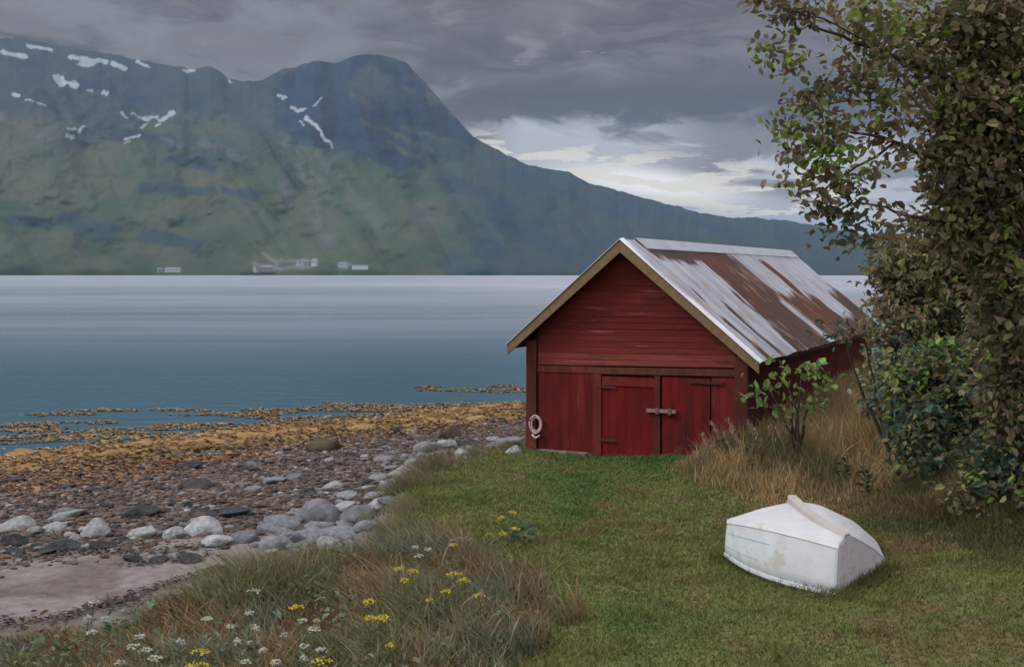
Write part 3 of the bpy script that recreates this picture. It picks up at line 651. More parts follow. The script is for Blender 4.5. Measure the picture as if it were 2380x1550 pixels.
# shingle too small to count
ico = bpy.data.meshes.new('t'); bm = bmesh.new(); bmesh.ops.create_icosphere(bm, subdivisions=1, radius=.5); bm.to_mesh(ico); bm.free()
iv = np.array([v_.co[:] for v_ in ico.vertices]); jf = np.array([p.vertices[:] for p in ico.polygons])
def scatter(n, x0, x1, y0, y1, test):
    x = rng.uniform(x0, x1, n); y = rng.uniform(y0, y1, n); k = test(x, y); return x[k], y[k]
x, y = scatter(50000, -15, 1.5, 11.5, 34, lambda x, y: (shore_s(x, y) > 4 + rng.normal(0, .7, len(x))) & (shore_s(x, y) < 15.0 + rng.normal(0, .3, len(x))) & (lawn_sd(x, y) < .2) & (np.abs(x / y) < .5))
n = len(x); z = ground_z(x, y); sz = rng.gamma(3, .018, n) + .02; ang = rng.uniform(0, 6.28, n)
sc = np.stack([sz * rng.uniform(.9, 1.5, n), sz, sz * rng.uniform(.4, .7, n)], -1)
P = iv[None] * sc[:, None] * (1 + rng.normal(0, .08, (n, len(iv), 1)))
ca, sa = np.cos(ang)[:, None], np.sin(ang)[:, None]
P = np.stack([P[..., 0] * ca - P[..., 1] * sa, P[..., 0] * sa + P[..., 1] * ca, P[..., 2]], -1) + np.stack([x, y, z + sz * .1], -1)[:, None]
pc = np.array([(.10, .078, .068), (.085, .058, .046), (.16, .15, .15), (.04, .038, .04), (.14, .095, .07), (.26, .26, .26)])[rng.choice(6, n, p=[.27, .28, .12, .2, .1, .03])]
o = mesh_np('shingle', P.reshape(-1, 3), (jf[None] + (np.arange(n) * len(iv))[:, None, None]).reshape(-1, 3), M['ground'], None, np.repeat(pc, len(iv), 0))
tag(o, 'fine brown and grey shingle between the stones', 'shingle', kind='stuff')

# ------------------------------------------------------------------ leaves and blades
def leaves(Pc, ax, nr, ln, wd, c):
    """hexagonal folded leaves. all (n,3)/(n,)"""
    n = len(Pc); ax = ax / np.linalg.norm(ax, axis=1, keepdims=True); sd = np.cross(ax, nr); sd /= np.linalg.norm(sd, axis=1, keepdims=True) + 1e-9; up = np.cross(sd, ax)
    l = ln[:, None]; w = wd[:, None]
    base = Pc - ax * l * .5; tip = Pc + ax * l * .5 - up * l * .12
    R1 = Pc - ax * l * .2 + sd * w * .5 + up * w * .15; R2 = Pc + ax * l * .2 + sd * w * .42 + up * w * .12
    L1 = Pc - ax * l * .2 - sd * w * .5 + up * w * .15; L2 = Pc + ax * l * .2 - sd * w * .42 + up * w * .12
    V = np.stack([base, R1, R2, tip, L2, L1], 1).reshape(-1, 3)
    b0 = (np.arange(n) * 6)[:, None]
    Fq = np.concatenate([b0 + np.array([0, 1, 2, 3]), b0 + np.array([0, 3, 4, 5])], 0)
    return V, Fq, np.repeat(c, 6, 0)
def blades(x, y, z, h, w, lx, ly, c, tipc=None, K=3):
    """curved strips; lx, ly horizontal reach of the tip"""
    n = len(x); a = rng.uniform(0, np.pi, n); wx, wy = np.cos(a) * w * .5, np.sin(a) * w * .5
    V = []; Cc = []
    tipc = c if tipc is None else tipc
    for k in range(K):
        t = k / K; q = t ** 1.8
        cx_ = x + lx * q; cy_ = y + ly * q; cz = z + h * t * (1 - .12 * q)
        f = 1 - .45 * t
        V += [np.stack([cx_ - wx * f, cy_ - wy * f, cz], -1), np.stack([cx_ + wx * f, cy_ + wy * f, cz], -1)]
        cc = c * (1 - t) + tipc * t; Cc += [cc, cc]
    V.append(np.stack([x + lx, y + ly, z + h * .88], -1)); Cc.append(tipc)
    m_ = 2 * K + 1; V = np.stack(V, 1).reshape(-1, 3); Cc = np.stack(Cc, 1).reshape(-1, 3); b0 = (np.arange(n) * m_)[:, None]
    Q = np.concatenate([b0 + np.array([2 * k, 2 * k + 1, 2 * k + 3, 2 * k + 2]) for k in range(K - 1)], 0) if K > 1 else []
    T = b0 + np.array([2 * K - 2, 2 * K - 1, 2 * K])
    return V, Q, T, Cc
def jit(c, n, a=.18):
    c = np.asarray(c, float); c = np.broadcast_to(c, (n, 3)); return c * (1 + rng.normal(0, a, (n, 1))) * (1 + rng.normal(0, a * .3, (n, 3)))
def grass_obj(name, label, x, y, h, w, lx, ly, c, tipc=None, K=3, cat='grass', sink=.01):
    z = ground_z(x, y) - sink
    V, Q, T, Cc = blades(x, y, z, h, w, lx, ly, np.clip(c, .004, 1), None if tipc is None else np.clip(tipc, .004, 1), K)
    o = mesh_np(name, V, [Q, T], M['grass'], None, Cc); tag(o, label, cat, kind='stuff'); return o
# house and boat footprints stay clear of grass
cY, sY = math.cos(YAW), math.sin(YAW)
def in_house(x, y):
    a = (x - X0) * cY - (y - Y0) * sY; b_ = (x - X0) * sY + (y - Y0) * cY
    return (a > -WL - .02) & (a < WR + .02) & (b_ > -.06) & (b_ < LEN)
poly = np.array([A_, B_, C_, D_])
def in_boat(x, y):
    r = np.ones(np.shape(x), bool)
    for k in range(4):
        a, b2 = poly[k], poly[(k + 1) % 4]; r &= ((b2[0] - a[0]) * (y - a[1]) - (b2[1] - a[1]) * (x - a[0])) > -.02
    return r
inview = lambda x, y: (x / y > -.53) & (x / y < .53)
# short lawn
x, y = scatter(620000, -4, 13, 7.5, 26, lambda x, y: (lawn_sd(x, y) > rng.normal(.1, .15, len(x))) & inview(x, y) & ~in_house(x, y) & ~in_boat(x, y) & (rng.uniform(0, 1, len(x)) < np.clip(1.25 - y / 26, .2, 1)))
n = len(x); tuft = ss(.5, .75, fbm(x * 2.2, y * 2.2, 3, 81)); h = (.035 + .05 * tuft + .03 * rng.random(n)) * (1 + ss(.4, .0, lawn_sd(x, y)))
c = lawn_col(x, y) * (1 + .25 * tuft[:, None]); c = mix(jit(c, n, .14), jit((.15, .14, .06), n), (rng.random(n) < .10) * .7) * (.80 + .42 * fbm(x * .5 + 3, y * .32, 3, 83))[:, None]
lean = h * .6; wd = .006 + .0006 * y
grass_obj('lawn_grass', 'short green lawn grass in front of the boathouse', x, y, h, wd, rng.normal(0, 1, n) * lean, rng.normal(-.2, 1, n) * lean, c, K=2)
# dry grass along the wall and behind the dinghy
x, y = scatter(150000, 2.2, 12, 14, 30, lambda x, y: (dry_m(x, y) > rng.uniform(.15, .8, len(x))) & ~in_house(x, y) & ~in_boat(x, y) & inview(x, y))
n = len(x); bb = (x - X0) * sY + (y - Y0) * cY; aa = (x - X0) * cY - (y - Y0) * sY
tall = ss(-4.2, -.3, bb) * ss(1.2, 2.1, aa); tall = np.maximum(tall, .85 * ss(1.25, .4, np.hypot((x - 5.5) / 1.5, (y - 18.6) / 2.2))); h = (.09 + .68 * tall * rng.uniform(.5, 1.1, n) * (.6 + .8 * fbm(x * 1.5, y * 1.5, 2, 91))) * rng.uniform(.6, 1.1, n)
c = jit(mix((.37, .255, .12), (.25, .19, .095), ss(.35, .65, fbm(x * 1.1, y * 1.1, 3, 95))), n, .22); c = mix(c, jit((.40, .32, .20), n), (rng.random(n) < .12) * 1.)
c = mix(c, jit((.06, .075, .03), n), ss(.55, .7, fbm(x * .9 + 7, y * .9, 3, 99)) * .7)
grass_obj('dry_grass', 'tall orange brown dry grass against the side of the boathouse', x, y, h, .010 + .004 * rng.random(n), rng.normal(-.05, .28, n) * h, rng.normal(0, .28, n) * h, c, K=3)
# shaded undergrowth below the bushes, and uncut grass round the dinghy
x, y = scatter(150000, 3.6, 9, 10.6, 17.5, lambda x, y: (ss(1.25, .35, np.hypot((x - 6.7) / 2.6, (y - 14.2) / 3.2)) > rng.uniform(.05, .9, len(x))) & ~in_boat(x, y) & inview(x, y))
n = len(x); h = (.08 + .75 * ss(1.05, .2, np.hypot((x - 6.9) / 2.4, (y - 14.4) / 2.6)) * fbm(x * 1.8, y * 1.8, 2, 103) * 1.5) * rng.uniform(.5, 1.2, n)
c = jit(mix((.095, .100, .040), (.165, .122, .062), ss(.4, .62, fbm(x * 1.3, y * 1.3, 3, 105))), n, .2)
grass_obj('undergrowth', 'dark olive undergrowth spilling onto the lawn below the bushes', x, y, h, .009 + .004 * rng.random(n), rng.normal(0, .35, n) * h, rng.normal(-.1, .35, n) * h, c, K=3)
def boat_d(x, y):
    r = np.full(np.shape(x), 9.)
    for k in range(4):
        a, b2 = poly[k], poly[(k + 1) % 4]; e = b2 - a; t = np.clip(((x - a[0]) * e[0] + (y - a[1]) * e[1]) / (e @ e), 0, 1); r = np.minimum(r, np.hypot(x - a[0] - t * e[0], y - a[1] - t * e[1]))
    return r
x, y = scatter(60000, 2, 5, 10.8, 14.6, lambda x, y: (boat_d(x, y) < rng.gamma(2, .06, len(x))))
n = len(x); h = rng.uniform(.05, .16, n)
grass_obj('uncut_grass', 'longer uncut grass around the edge of the dinghy', x, y, h, .008 + .003 * rng.random(n), rng.normal(0, .4, n) * h, rng.normal(-.1, .4, n) * h, jit(lawn_col(x, y) * .9, n, .2), K=2)
# tufted bank grass
x, y = scatter(420000, -9, 2, 9.5, 24, lambda x, y: (np.abs(lawn_sd(x, y) + .05) < rng.gamma(2, .13, len(x))) & inview(x, y) & ~in_house(x, y) & (fbm(x * 1.7, y * 1.7, 2, 12) > .42) & (y > 11))
keep = rng.random(len(x)) < .5; x, y = x[keep], y[keep]
n = len(x); f = fbm(x * 1.7, y * 1.7, 2, 12); h = (.10 + .9 * np.clip(f - .42, 0, .4)) * rng.uniform(.5, 1.15, n) * (1 + .2 * ss(15, 17, y) * ss(20.5, 19, y))
c = jit(mix((.235, .20, .12), (.13, .12, .06), ss(.3, .6, fbm(x * 2, y * 2, 2, 14))), n, .25)
grass_obj('bank_grass', 'khaki grass tufts along the edge between lawn and stones', x, y, h, .009 + .004 * rng.random(n), (rng.normal(-.45, .35, n)) * h, rng.normal(-.1, .35, n) * h, c, jit((.22, .19, .11), n, .2), K=3)
# meadow in the foreground
x, y = scatter(260000, -7.5, 1.2, 6.8, 15, lambda x, y: (meadow_m(x, y) * (lawn_sd(x, y) > -.1) > rng.uniform(.1, .9, len(x))) & inview(x, y * 1.02))
keep = rng.random(len(x)) < .62; x, y = x[keep], y[keep]
n = len(x); f = fbm(x * 1.1, y * 1.1, 3, 22); lft = ss(-1.0, -3.2, x)
h = (.16 + .42 * np.clip(f * 1.4 - .2, 0, 1)) * rng.uniform(.4, 1.15, n) * (1 - .5 * ss(-3.0, -4.2, x)) * (1 + .5 * ss(.75, .2, np.hypot(x + 2.45, (y - 11.6) * .8)))
hue = fbm(x * 1.6 + 3, y * 1.1, 3, 24)
c = mix((.185, .125, .062), (.130, .122, .060), ss(.36, .54, hue)); c = mix(c, (.125, .140, .100), ss(.55, .72, fbm(x * 1.8, y * 1.5, 3, 26)) * .8)
c = jit(c, n, .28); tc = c * 1.35 + .012
grass_obj('meadow_grass', 'brown and olive meadow grass in the left foreground', x, y, h, .004 + .014 * rng.random(n) ** 2, (rng.normal(-.25, .42, n)) * h, rng.normal(0, .3, n) * h, c, tc, K=4)
# leafy herbs mixed into the meadow
x, y = scatter(16000, -7, 1, 7.2, 14.6, lambda x, y: (meadow_m(x, y) * (lawn_sd(x, y) > -.5) > rng.uniform(.1, .9, len(x))) & inview(x, y) & (fbm(x * 2.6, y * 2.6, 3, 144) > .46))
n = len(x); a = rng.uniform(0, 6.28, n); hh = rng.uniform(.03, .34, n) * ss(-.6, .4, lawn_sd(x, y)); pick = fbm(x * 1.9, y * 1.9, 2, 146)[:, None]
c = np.where(pick > .55, (.14, .165, .10), np.where(pick > .44, (.095, .115, .045), (.125, .085, .05)))
V, Fq, cc = leaves(np.stack([x, y, ground_z(x, y) + hh], -1), np.stack([np.cos(a), np.sin(a), rng.normal(.5, .5, n)], -1), np.stack([rng.normal(0, .5, n), rng.normal(-.3, .5, n), np.ones(n)], -1), rng.uniform(.04, .12, n), rng.uniform(.012, .045, n), np.clip(jit(c, n, .25), .01, 1))
o = mesh_np('meadow_leaves', V, Fq, M['leaf'], None, cc); tag(o, 'sage green and brown leafy herbs among the meadow grass', 'leaves', kind='stuff')
# seaweed on the shore and floating
def weedmesh(name, label, x, y, z, ln, c, flat=.35):
    n = len(x); a = rng.normal(.3, .6, n); ax = np.stack([np.cos(a), np.sin(a), rng.normal(0, .12, n)], -1); nr = np.stack([rng.normal(0, flat, n), rng.normal(0, flat, n), np.ones(n)], -1)
    V, Fq, cc = leaves(np.stack([x, y, z], -1), ax, nr, ln, ln * rng.uniform(.25, .5, n), np.clip(c, .004, 1))
    o = mesh_np(name, V, Fq, M['weed'], None, cc); tag(o, label, 'seaweed', kind='stuff')
x, y = scatter(90000, -20, 8, 18, 48, lambda x, y: (shore_s(x, y) > -1.2) & (shore_s(x, y) < 5.0 + 2.6 * ss(-4, -9, x) + rng.normal(0, .8, len(x))) & (lawn_sd(x, y) < 0) & inview(x, y) & (fbm(x * .7, y * 1.6, 3, 66) > .36))
n = len(x); hue = fbm(x * .5, y * 2, 3, 68)
c = mix((.23, .125, .05), (.16, .105, .036), ss(.4, .6, hue)); c = mix(c, (.085, .048, .026), ss(.5, .66, fbm(x * 1.3, y * 2.4, 3, 69)) * .8); c = mix(c, (.36, .235, .11), ss(2.8, .6, shore_s(x, y)) * .7); c = mix(c, (.20, .085, .03), ss(4, 6, shore_s(x, y)) * .7)
weedmesh('seaweed', 'orange brown seaweed covering the lower shore', x, y, ground_z(x, y) + .015 + rng.random(n) * .05, rng.uniform(.07, .20, n), jit(c, n, .22), .22)
x, y = scatter(90000, -26, 8, 24, 60, lambda x, y: (shore_s(x, y) > -8.5) & (shore_s(x, y) < .6) & inview(x, y) & (fbm(x * .32, y * .75, 3, 166) > .50 + .022 * -shore_s(x, y) - .05 * ss(-3, 0, shore_s(x, y))))
n = len(x); c = mix((.24, .155, .06), (.28, .18, .09), fbm(x, y, 2, 5))
weedmesh('floating_seaweed', 'floating rafts of ochre seaweed in the shallows', x, y, np.full(n, WATER + .012) + rng.random(n) * .02, rng.uniform(.10, .24, n), jit(c, n, .16), .06)
# dark wrack lines on the sand
wx, wy = [], []
for line in ([(-60, 1285), (60, 1283), (180, 1287), (330, 1284), (520, 1268)], [(540, 1322), (470, 1335), (380, 1362), (300, 1390), (250, 1402)], [(250, 1402), (150, 1437), (60, 1448), (-40, 1452)], [(240, 1404), (280, 1408), (310, 1400)], [(300, 1312), (420, 1300), (480, 1298)]):
    for (a, b2), (c2, d2) in zip(line[:-1], line[1:]):
        p, q_ = ground_hit(a, b2), ground_hit(c2, d2); k = int(math.hypot(p[0] - q_[0], p[1] - q_[1]) * 260); t = rng.random(k)
        wx.append(p[0] + (q_[0] - p[0]) * t + rng.normal(0, .10, k)); wy.append(p[1] + (q_[1] - p[1]) * t + rng.normal(0, .14, k))
x = np.concatenate(wx); y = np.concatenate(wy); n = len(x)
weedmesh('wrack_line', 'dark dried seaweed lines across the sand', x, y, ground_z(x, y) + .012 + rng.random(n) * .02, rng.uniform(.02, .08, n), jit((.055, .038, .032), n, .3), .4)

# ------------------------------------------------------------------ trees and shrubs
DK, BR, OL, GN, TL, PG, LG = (.098, .088, .056), (.185, .142, .084), (.175, .178, .070), (.17, .26, .05), (.055, .098, .068), (.22, .24, .155), (.17, .26, .08)
def crown(parent, clumps, name='crown'):
    Vs, Fs_, Cs = [], [], []; off = 0
    for (cx_, cy_, d, rx, ry, nl, size, pal, twig) in clumps:
        c0 = W(cx_, cy_, d); RX, RZ = rx / F * d, ry / F * d; RY = (RX + RZ) * .5
        nt_ = max(3, int(nl / twig)); u = rng.normal(0, 1, (nt_, 3)); u /= np.linalg.norm(u, axis=1, keepdims=True); r = rng.random(nt_) ** .40
        tc = c0 + u * r[:, None] * np.array([RX, RY, RZ])
        ti = rng.integers(0, nt_, nl); sg = size * 1.25
        P = tc[ti] + rng.normal(0, 1, (nl, 3)) * np.array([sg, sg, sg * .75])
        pcs = np.array([p[0] for p in pal]); pw = np.array([p[1] for p in pal], float); pw /= pw.sum()
        tcol = pcs[rng.choice(len(pal), nt_, p=pw)] * rng.uniform(.75, 1.3, (nt_, 1)); c = jit(tcol[ti], nl, .14)
        dirs = u[ti] * .5 + rng.normal(0, .7, (nl, 3)) + np.array([0, 0, -.25]); nr = rng.normal(0, .6, (nl, 3)) + np.array([0, 0, 1.])
        ln = size * rng.uniform(.7, 1.35, nl)
        V, Fq, cc = leaves(P, dirs, nr, ln, ln * rng.uniform(.5, .75, nl), np.clip(c, .004, 1))
        Vs.append(V); Fs_.append(Fq + off); Cs.append(cc); off += len(V)
    o = mesh_np(name, np.concatenate(Vs), np.concatenate(Fs_), M['leaf'], parent, np.concatenate(Cs))
    o.matrix_parent_inverse = Matrix.Translation(-Vector(parent.location))
    return o
def limbs(parent, name, paths):
    out = []
    for P, r0, r1 in paths:
        mb = MB(); P = [np.array(p, float) for p in P]; Q = []
        for k in range(len(P) - 1):
            for t in np.linspace(0, 1, 5)[:-1]: Q.append(P[k] * (1 - t) + P[k + 1] * t + rng.normal(0, .012, 3))
        Q.append(P[-1]); R = np.linspace(r0, r1, len(Q))
        mb.tube(Q, list(R), 9); o = mb.build(name, M['bark'], parent, True); o.matrix_parent_inverse = Matrix.Translation(-Vector(parent.location)); out.append(o)
    return out
def tree(name, label, cat, base, clumps, trunks, branches=(), group=None):
    t = empty(name, base); tag(t, label, cat, group)
    limbs(t, 'trunk', trunks); limbs(t, 'branch', branches); crown(t, clumps)
    return t
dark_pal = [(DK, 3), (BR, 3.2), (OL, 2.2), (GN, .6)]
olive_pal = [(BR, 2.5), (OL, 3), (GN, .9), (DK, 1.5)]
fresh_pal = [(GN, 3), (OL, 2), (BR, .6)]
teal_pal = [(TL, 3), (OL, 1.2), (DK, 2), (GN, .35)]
# 1 big overhanging tree, trunk near the right frame edge
bz = float(ground_z(6.3, 13.6)); T0 = (6.3, 13.6, bz)
j = lambda px_, py_, d: tuple(W(px_, py_, d))
cl = []
for (a, b2, d, rx, ry, n, s, p) in [
  (1790, 8, 12.2, 60, 22, 150, .085, [(DK, 3), (BR, 2)]), (1860, 45, 12.4, 38, 34, 110, .08, [(DK, 1), (BR, 2)]), (1905, 20, 12.5, 70, 28, 160, .085, [(DK, 1), (BR, 2), (OL, 1)]),
  (1800, 115, 12.2, 42, 30, 70, .07, fresh_pal), (1845, 145, 12.4, 45, 38, 120, .08, [(BR, 2), (OL, 1), (GN, 1)]), (1770, 135, 12.1, 18, 30, 14, .07, [(GN, 1)]),
  (2010, 60, 12.8, 110, 60, 600, .10, [(OL, 3), (GN, 1), (BR, 1.2)]), (2060, 130, 12.8, 90, 40, 260, .10, [(OL, 2), (BR, 2)]), (1960, 190, 12.6, 80, 40, 190, .09, [(BR, 3), (DK, 1), (OL, .6)]),
  (1885, 225, 12.4, 32, 24, 90, .09, [(GN, 3), (OL, 1)]), (1890, 255, 12.4, 50, 30, 110, .08, [(BR, 3), (DK, 1)]), (2020, 210, 12.7, 60, 45, 190, .10, [(GN, 3), (OL, 1.5)]), (2075, 245, 12.8, 60, 36, 110, .10, [(BR, 2), (GN, 1.2)]),
  (1825, 295, 12.2, 34, 22, 90, .085, [(GN, 3), (OL, 1)]), (1790, 290, 12.1, 50, 20, 26, .06, [(DK, 3)]), (1865, 330, 12.3, 60, 45, 120, .085, [(BR, 3), (DK, 1.4)]), (1930, 300, 12.5, 70, 40, 170, .09, [(BR, 3), (OL, 1)]),
  (1905, 365, 12.4, 58, 32, 200, .09, [(GN, 3), (OL, 1.4), (BR, .6)]), (1830, 355, 12.1, 24, 26, 24, .07, [(BR, 1), (DK, 1)]), (2000, 300, 12.6, 70, 50, 90, .09, [(BR, 3), (DK, 1)]), (2090, 330, 12.9, 70, 60, 230, .10, [(BR, 3), (DK, 1)]),
  (1900, 425, 12.4, 62, 34, 230, .09, [(GN, 2), (OL, 2.4), (BR, .8)]), (1990, 400, 12.6, 50, 26, 150, .09, [(GN, 2), (OL, 1)]), (2010, 430, 12.6, 60, 50, 110, .09, [(BR, 3), (DK, 1), (OL, .6)]),
  (1960, 480, 12.5, 60, 40, 190, .09, [(TL, 2), (DK, 1.4), (BR, 2)]), (1905, 500, 12.3, 40, 40, 70, .08, [(BR, 2), (DK, 1)]), (1960, 555, 12.5, 45, 22, 70, .09, [(TL, 3), (DK, 1)]), (2050, 500, 12.8, 60, 60, 130, .10, [(BR, 2), (OL, 1.5)]), (1885, 545, 12.3, 30, 20, 12, .06, [(BR, 2), (DK, 1)]),
  (2200, 60, 13.6, 120, 100, 800, .11, dark_pal), (2330, 90, 13.8, 110, 150, 1900, .11, [(BR, 4), (DK, 2), (OL, 1)]), (2215, 225, 13.4, 95, 80, 420, .11, [(OL, 3), (BR, 2.6), (GN, .6)]), (2290, 290, 13.6, 120, 130, 2200, .11, dark_pal),
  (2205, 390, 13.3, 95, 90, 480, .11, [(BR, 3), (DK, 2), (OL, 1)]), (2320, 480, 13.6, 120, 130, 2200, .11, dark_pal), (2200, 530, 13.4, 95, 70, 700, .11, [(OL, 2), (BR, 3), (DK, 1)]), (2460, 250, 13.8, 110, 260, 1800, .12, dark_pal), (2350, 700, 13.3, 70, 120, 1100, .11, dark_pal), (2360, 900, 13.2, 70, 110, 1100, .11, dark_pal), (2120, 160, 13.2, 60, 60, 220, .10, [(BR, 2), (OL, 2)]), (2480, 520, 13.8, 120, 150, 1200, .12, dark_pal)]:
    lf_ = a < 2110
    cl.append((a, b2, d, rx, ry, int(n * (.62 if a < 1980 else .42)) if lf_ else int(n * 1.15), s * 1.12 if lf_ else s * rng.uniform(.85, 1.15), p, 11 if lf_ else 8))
tr_top = j(2300, -260, 13.8)
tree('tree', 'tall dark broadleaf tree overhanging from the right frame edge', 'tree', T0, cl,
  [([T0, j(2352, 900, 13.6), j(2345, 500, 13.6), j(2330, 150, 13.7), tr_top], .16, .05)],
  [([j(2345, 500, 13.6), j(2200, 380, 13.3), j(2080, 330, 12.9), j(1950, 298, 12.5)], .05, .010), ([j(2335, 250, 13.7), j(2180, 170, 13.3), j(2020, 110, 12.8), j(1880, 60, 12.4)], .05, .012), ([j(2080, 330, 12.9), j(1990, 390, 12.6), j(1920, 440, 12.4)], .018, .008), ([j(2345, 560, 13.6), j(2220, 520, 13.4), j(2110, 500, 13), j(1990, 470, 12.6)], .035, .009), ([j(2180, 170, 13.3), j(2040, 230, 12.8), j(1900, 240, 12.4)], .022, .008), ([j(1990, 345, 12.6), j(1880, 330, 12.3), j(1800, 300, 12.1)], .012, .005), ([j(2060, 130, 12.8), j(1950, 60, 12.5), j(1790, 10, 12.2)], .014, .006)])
def gz(px_, d, ddx=0): x = (px_ - CX) / F * d + ddx; return (x, d, float(ground_z(x, d)))
def bush(name, label, cat, px_, d, cls, group=None, stems=4):
    b0 = gz(px_, d); pts = []
    for k in range(stems):
        c = cls[min(k, len(cls) - 1)]; pts.append(([b0, tuple((np.array(b0) * .5 + W(c[0], c[1], c[2]) * .5) + rng.normal(0, .08, 3)), tuple(W(c[0], c[1] - c[4] * .5, c[2]))], .035, .008))
    return tree(name, label, cat, b0, [(*c, 9) for c in cls], pts[:1], pts[1:], group)
bush('tree', 'brown olive tree standing behind the right end of the boathouse roof', 'tree', 2230, 19.5,
  [(2130, 610, 19, 110, 70, 1500, .13, [(BR, 3), (OL, 3), (GN, .4)]), (2230, 640, 19.5, 120, 90, 1700, .13, olive_pal), (2120, 690, 18.6, 75, 50, 800, .13, [(BR, 2), (PG, .6), (OL, 2)]), (2180, 740, 18.8, 110, 60, 1300, .13, [(TL, 1), (OL, 2), (BR, 1.4)]), (2065, 650, 18.8, 45, 34, 200, .12, [(BR, 3), (OL, 1)]), (2330, 620, 19.5, 110, 110, 1500, .13, dark_pal), (2440, 700, 19.5, 110, 160, 1300, .14, dark_pal)])
bush('shrub', 'olive shrub reaching over the lower corner of the boathouse roof', 'shrub', 2090, 17.2,
  [(2010, 775, 17.2, 90, 22, 90, .10, [(TL, 2), (OL, 2), (BR, 1.4)]), (2095, 765, 17.2, 55, 32, 380, .11, [(OL, 2), (BR, 2), (TL, .6)]), (1950, 770, 17.0, 60, 14, 26, .09, [(TL, 2), (DK, 1)]), (2060, 715, 17.4, 40, 20, 110, .10, [(BR, 2), (OL, 1)])])
bush('shrub', 'pale grey green willow shrub at the far corner of the boathouse wall', 'shrub', 2075, 19.0,
  [(2085, 855, 18.6, 60, 76, 1100, .12, [(PG, 4), (OL, .6)]), (2065, 925, 18.2, 50, 50, 600, .12, [(PG, 2), (OL, 2)]), (2120, 900, 18.6, 60, 70, 800, .12, [(PG, 2), (TL, 1.2), (OL, 1)])])
bush('shrub', 'bright green leafy sapling against the dark red side wall', 'shrub', 1855, 18.0,
  [(1785, 920, 18.0, 30, 40, 34, .13, [(LG, 3)]), (1812, 855, 18.2, 20, 36, 26, .12, [(LG, 3), (GN, 1)]), (1862, 870, 18.2, 40, 34, 34, .13, [(LG, 3), (OL, 1)]), (1850, 935, 18, 50, 18, 34, .13, [(LG, 3), (OL, 1)]), (1905, 880, 18.2, 20, 44, 24, .12, [(LG, 3)]), (1830, 965, 18, 36, 16, 14, .11, [(OL, 3)])], stems=6)
bush('bush', 'dark teal green bush filling the space right of the dry grass', 'bush', 2210, 16.0,
  [(2125, 930, 16.2, 60, 80, 900, .12, [(TL, 2), (OL, 2), (GN, 1.2), (PG, .5)]), (2200, 880, 16.4, 110, 90, 1900, .12, [(TL, 1.6), (OL, 2.4), (GN, .7), (BR, 1)]), (2290, 960, 15.8, 120, 110, 2400, .12, teal_pal), (2170, 1010, 15.6, 80, 70, 1200, .12, [(TL, 2), (OL, 1.5), (DK, 1)]), (2150, 1060, 15.6, 50, 50, 400, .11, [(TL, 1), (OL, 2), (GN, .5)]), (2250, 1090, 15.2, 110, 80, 1700, .12, teal_pal), (2350, 820, 16.4, 100, 120, 1700, .12, dark_pal), (2450, 950, 16, 110, 190, 1800, .12, dark_pal)])
bush('bush', 'blackish green bush low at the right frame edge above the lawn', 'bush', 2350, 13.6,
  [(2350, 1080, 13.6, 90, 110, 1700, .10, teal_pal), (2290, 1170, 13.6, 70, 60, 900, .10, [(DK, 2), (BR, 2), (OL, 1), (TL, 1)]), (2400, 1200, 13.4, 90, 90, 1000, .10, dark_pal)])
# a few sprigs near the wall
def weed_plant(name, label, px_, py_, d, h, c, n=26, group=None):
    b0 = gz(px_, d); t = empty(name, b0); tag(t, label, 'plant', group)
    mb = MB(); mb.tube([(0, 0, -.03), (.02, 0, h * .5), (.0, .02, h)], [.012, .009, .004], 6, (.12, .10, .05)); mb.build('stem', M['wood'], t)
    k = np.linspace(.2, 1, n); a = rng.uniform(0, 6.28, n); P = np.stack([np.cos(a) * .07, np.sin(a) * .07, k * h], -1); ax = np.stack([np.cos(a), np.sin(a), rng.normal(.3, .3, n)], -1)
    V, Fq, cc = leaves(P, ax, rng.normal(0, .4, (n, 3)) + np.array([0, 0, 1.]), rng.uniform(.09, .16, n), rng.uniform(.04, .07, n), jit(c, n, .2)); mesh_np('foliage', V, Fq, M['leaf'], t, cc)
for (a, d, h, c, lb) in [(1680, 18.8, .55, (.06, .075, .05), 'dull green weed growing before the right corner post of the boathouse'), (1745, 18.0, .5, (.05, .065, .045), 'grey green weed in front of the boathouse side wall'), (1960, 16.4, .45, (.05, .07, .04), 'dark weed standing in the orange grass under the pale shrub'), (2010, 15.6, .40, (.06, .07, .04), 'dark weed at the front edge of the dry grass behind the dinghy')]:
    weed_plant('weed', lb, a, 0, d, h, c)
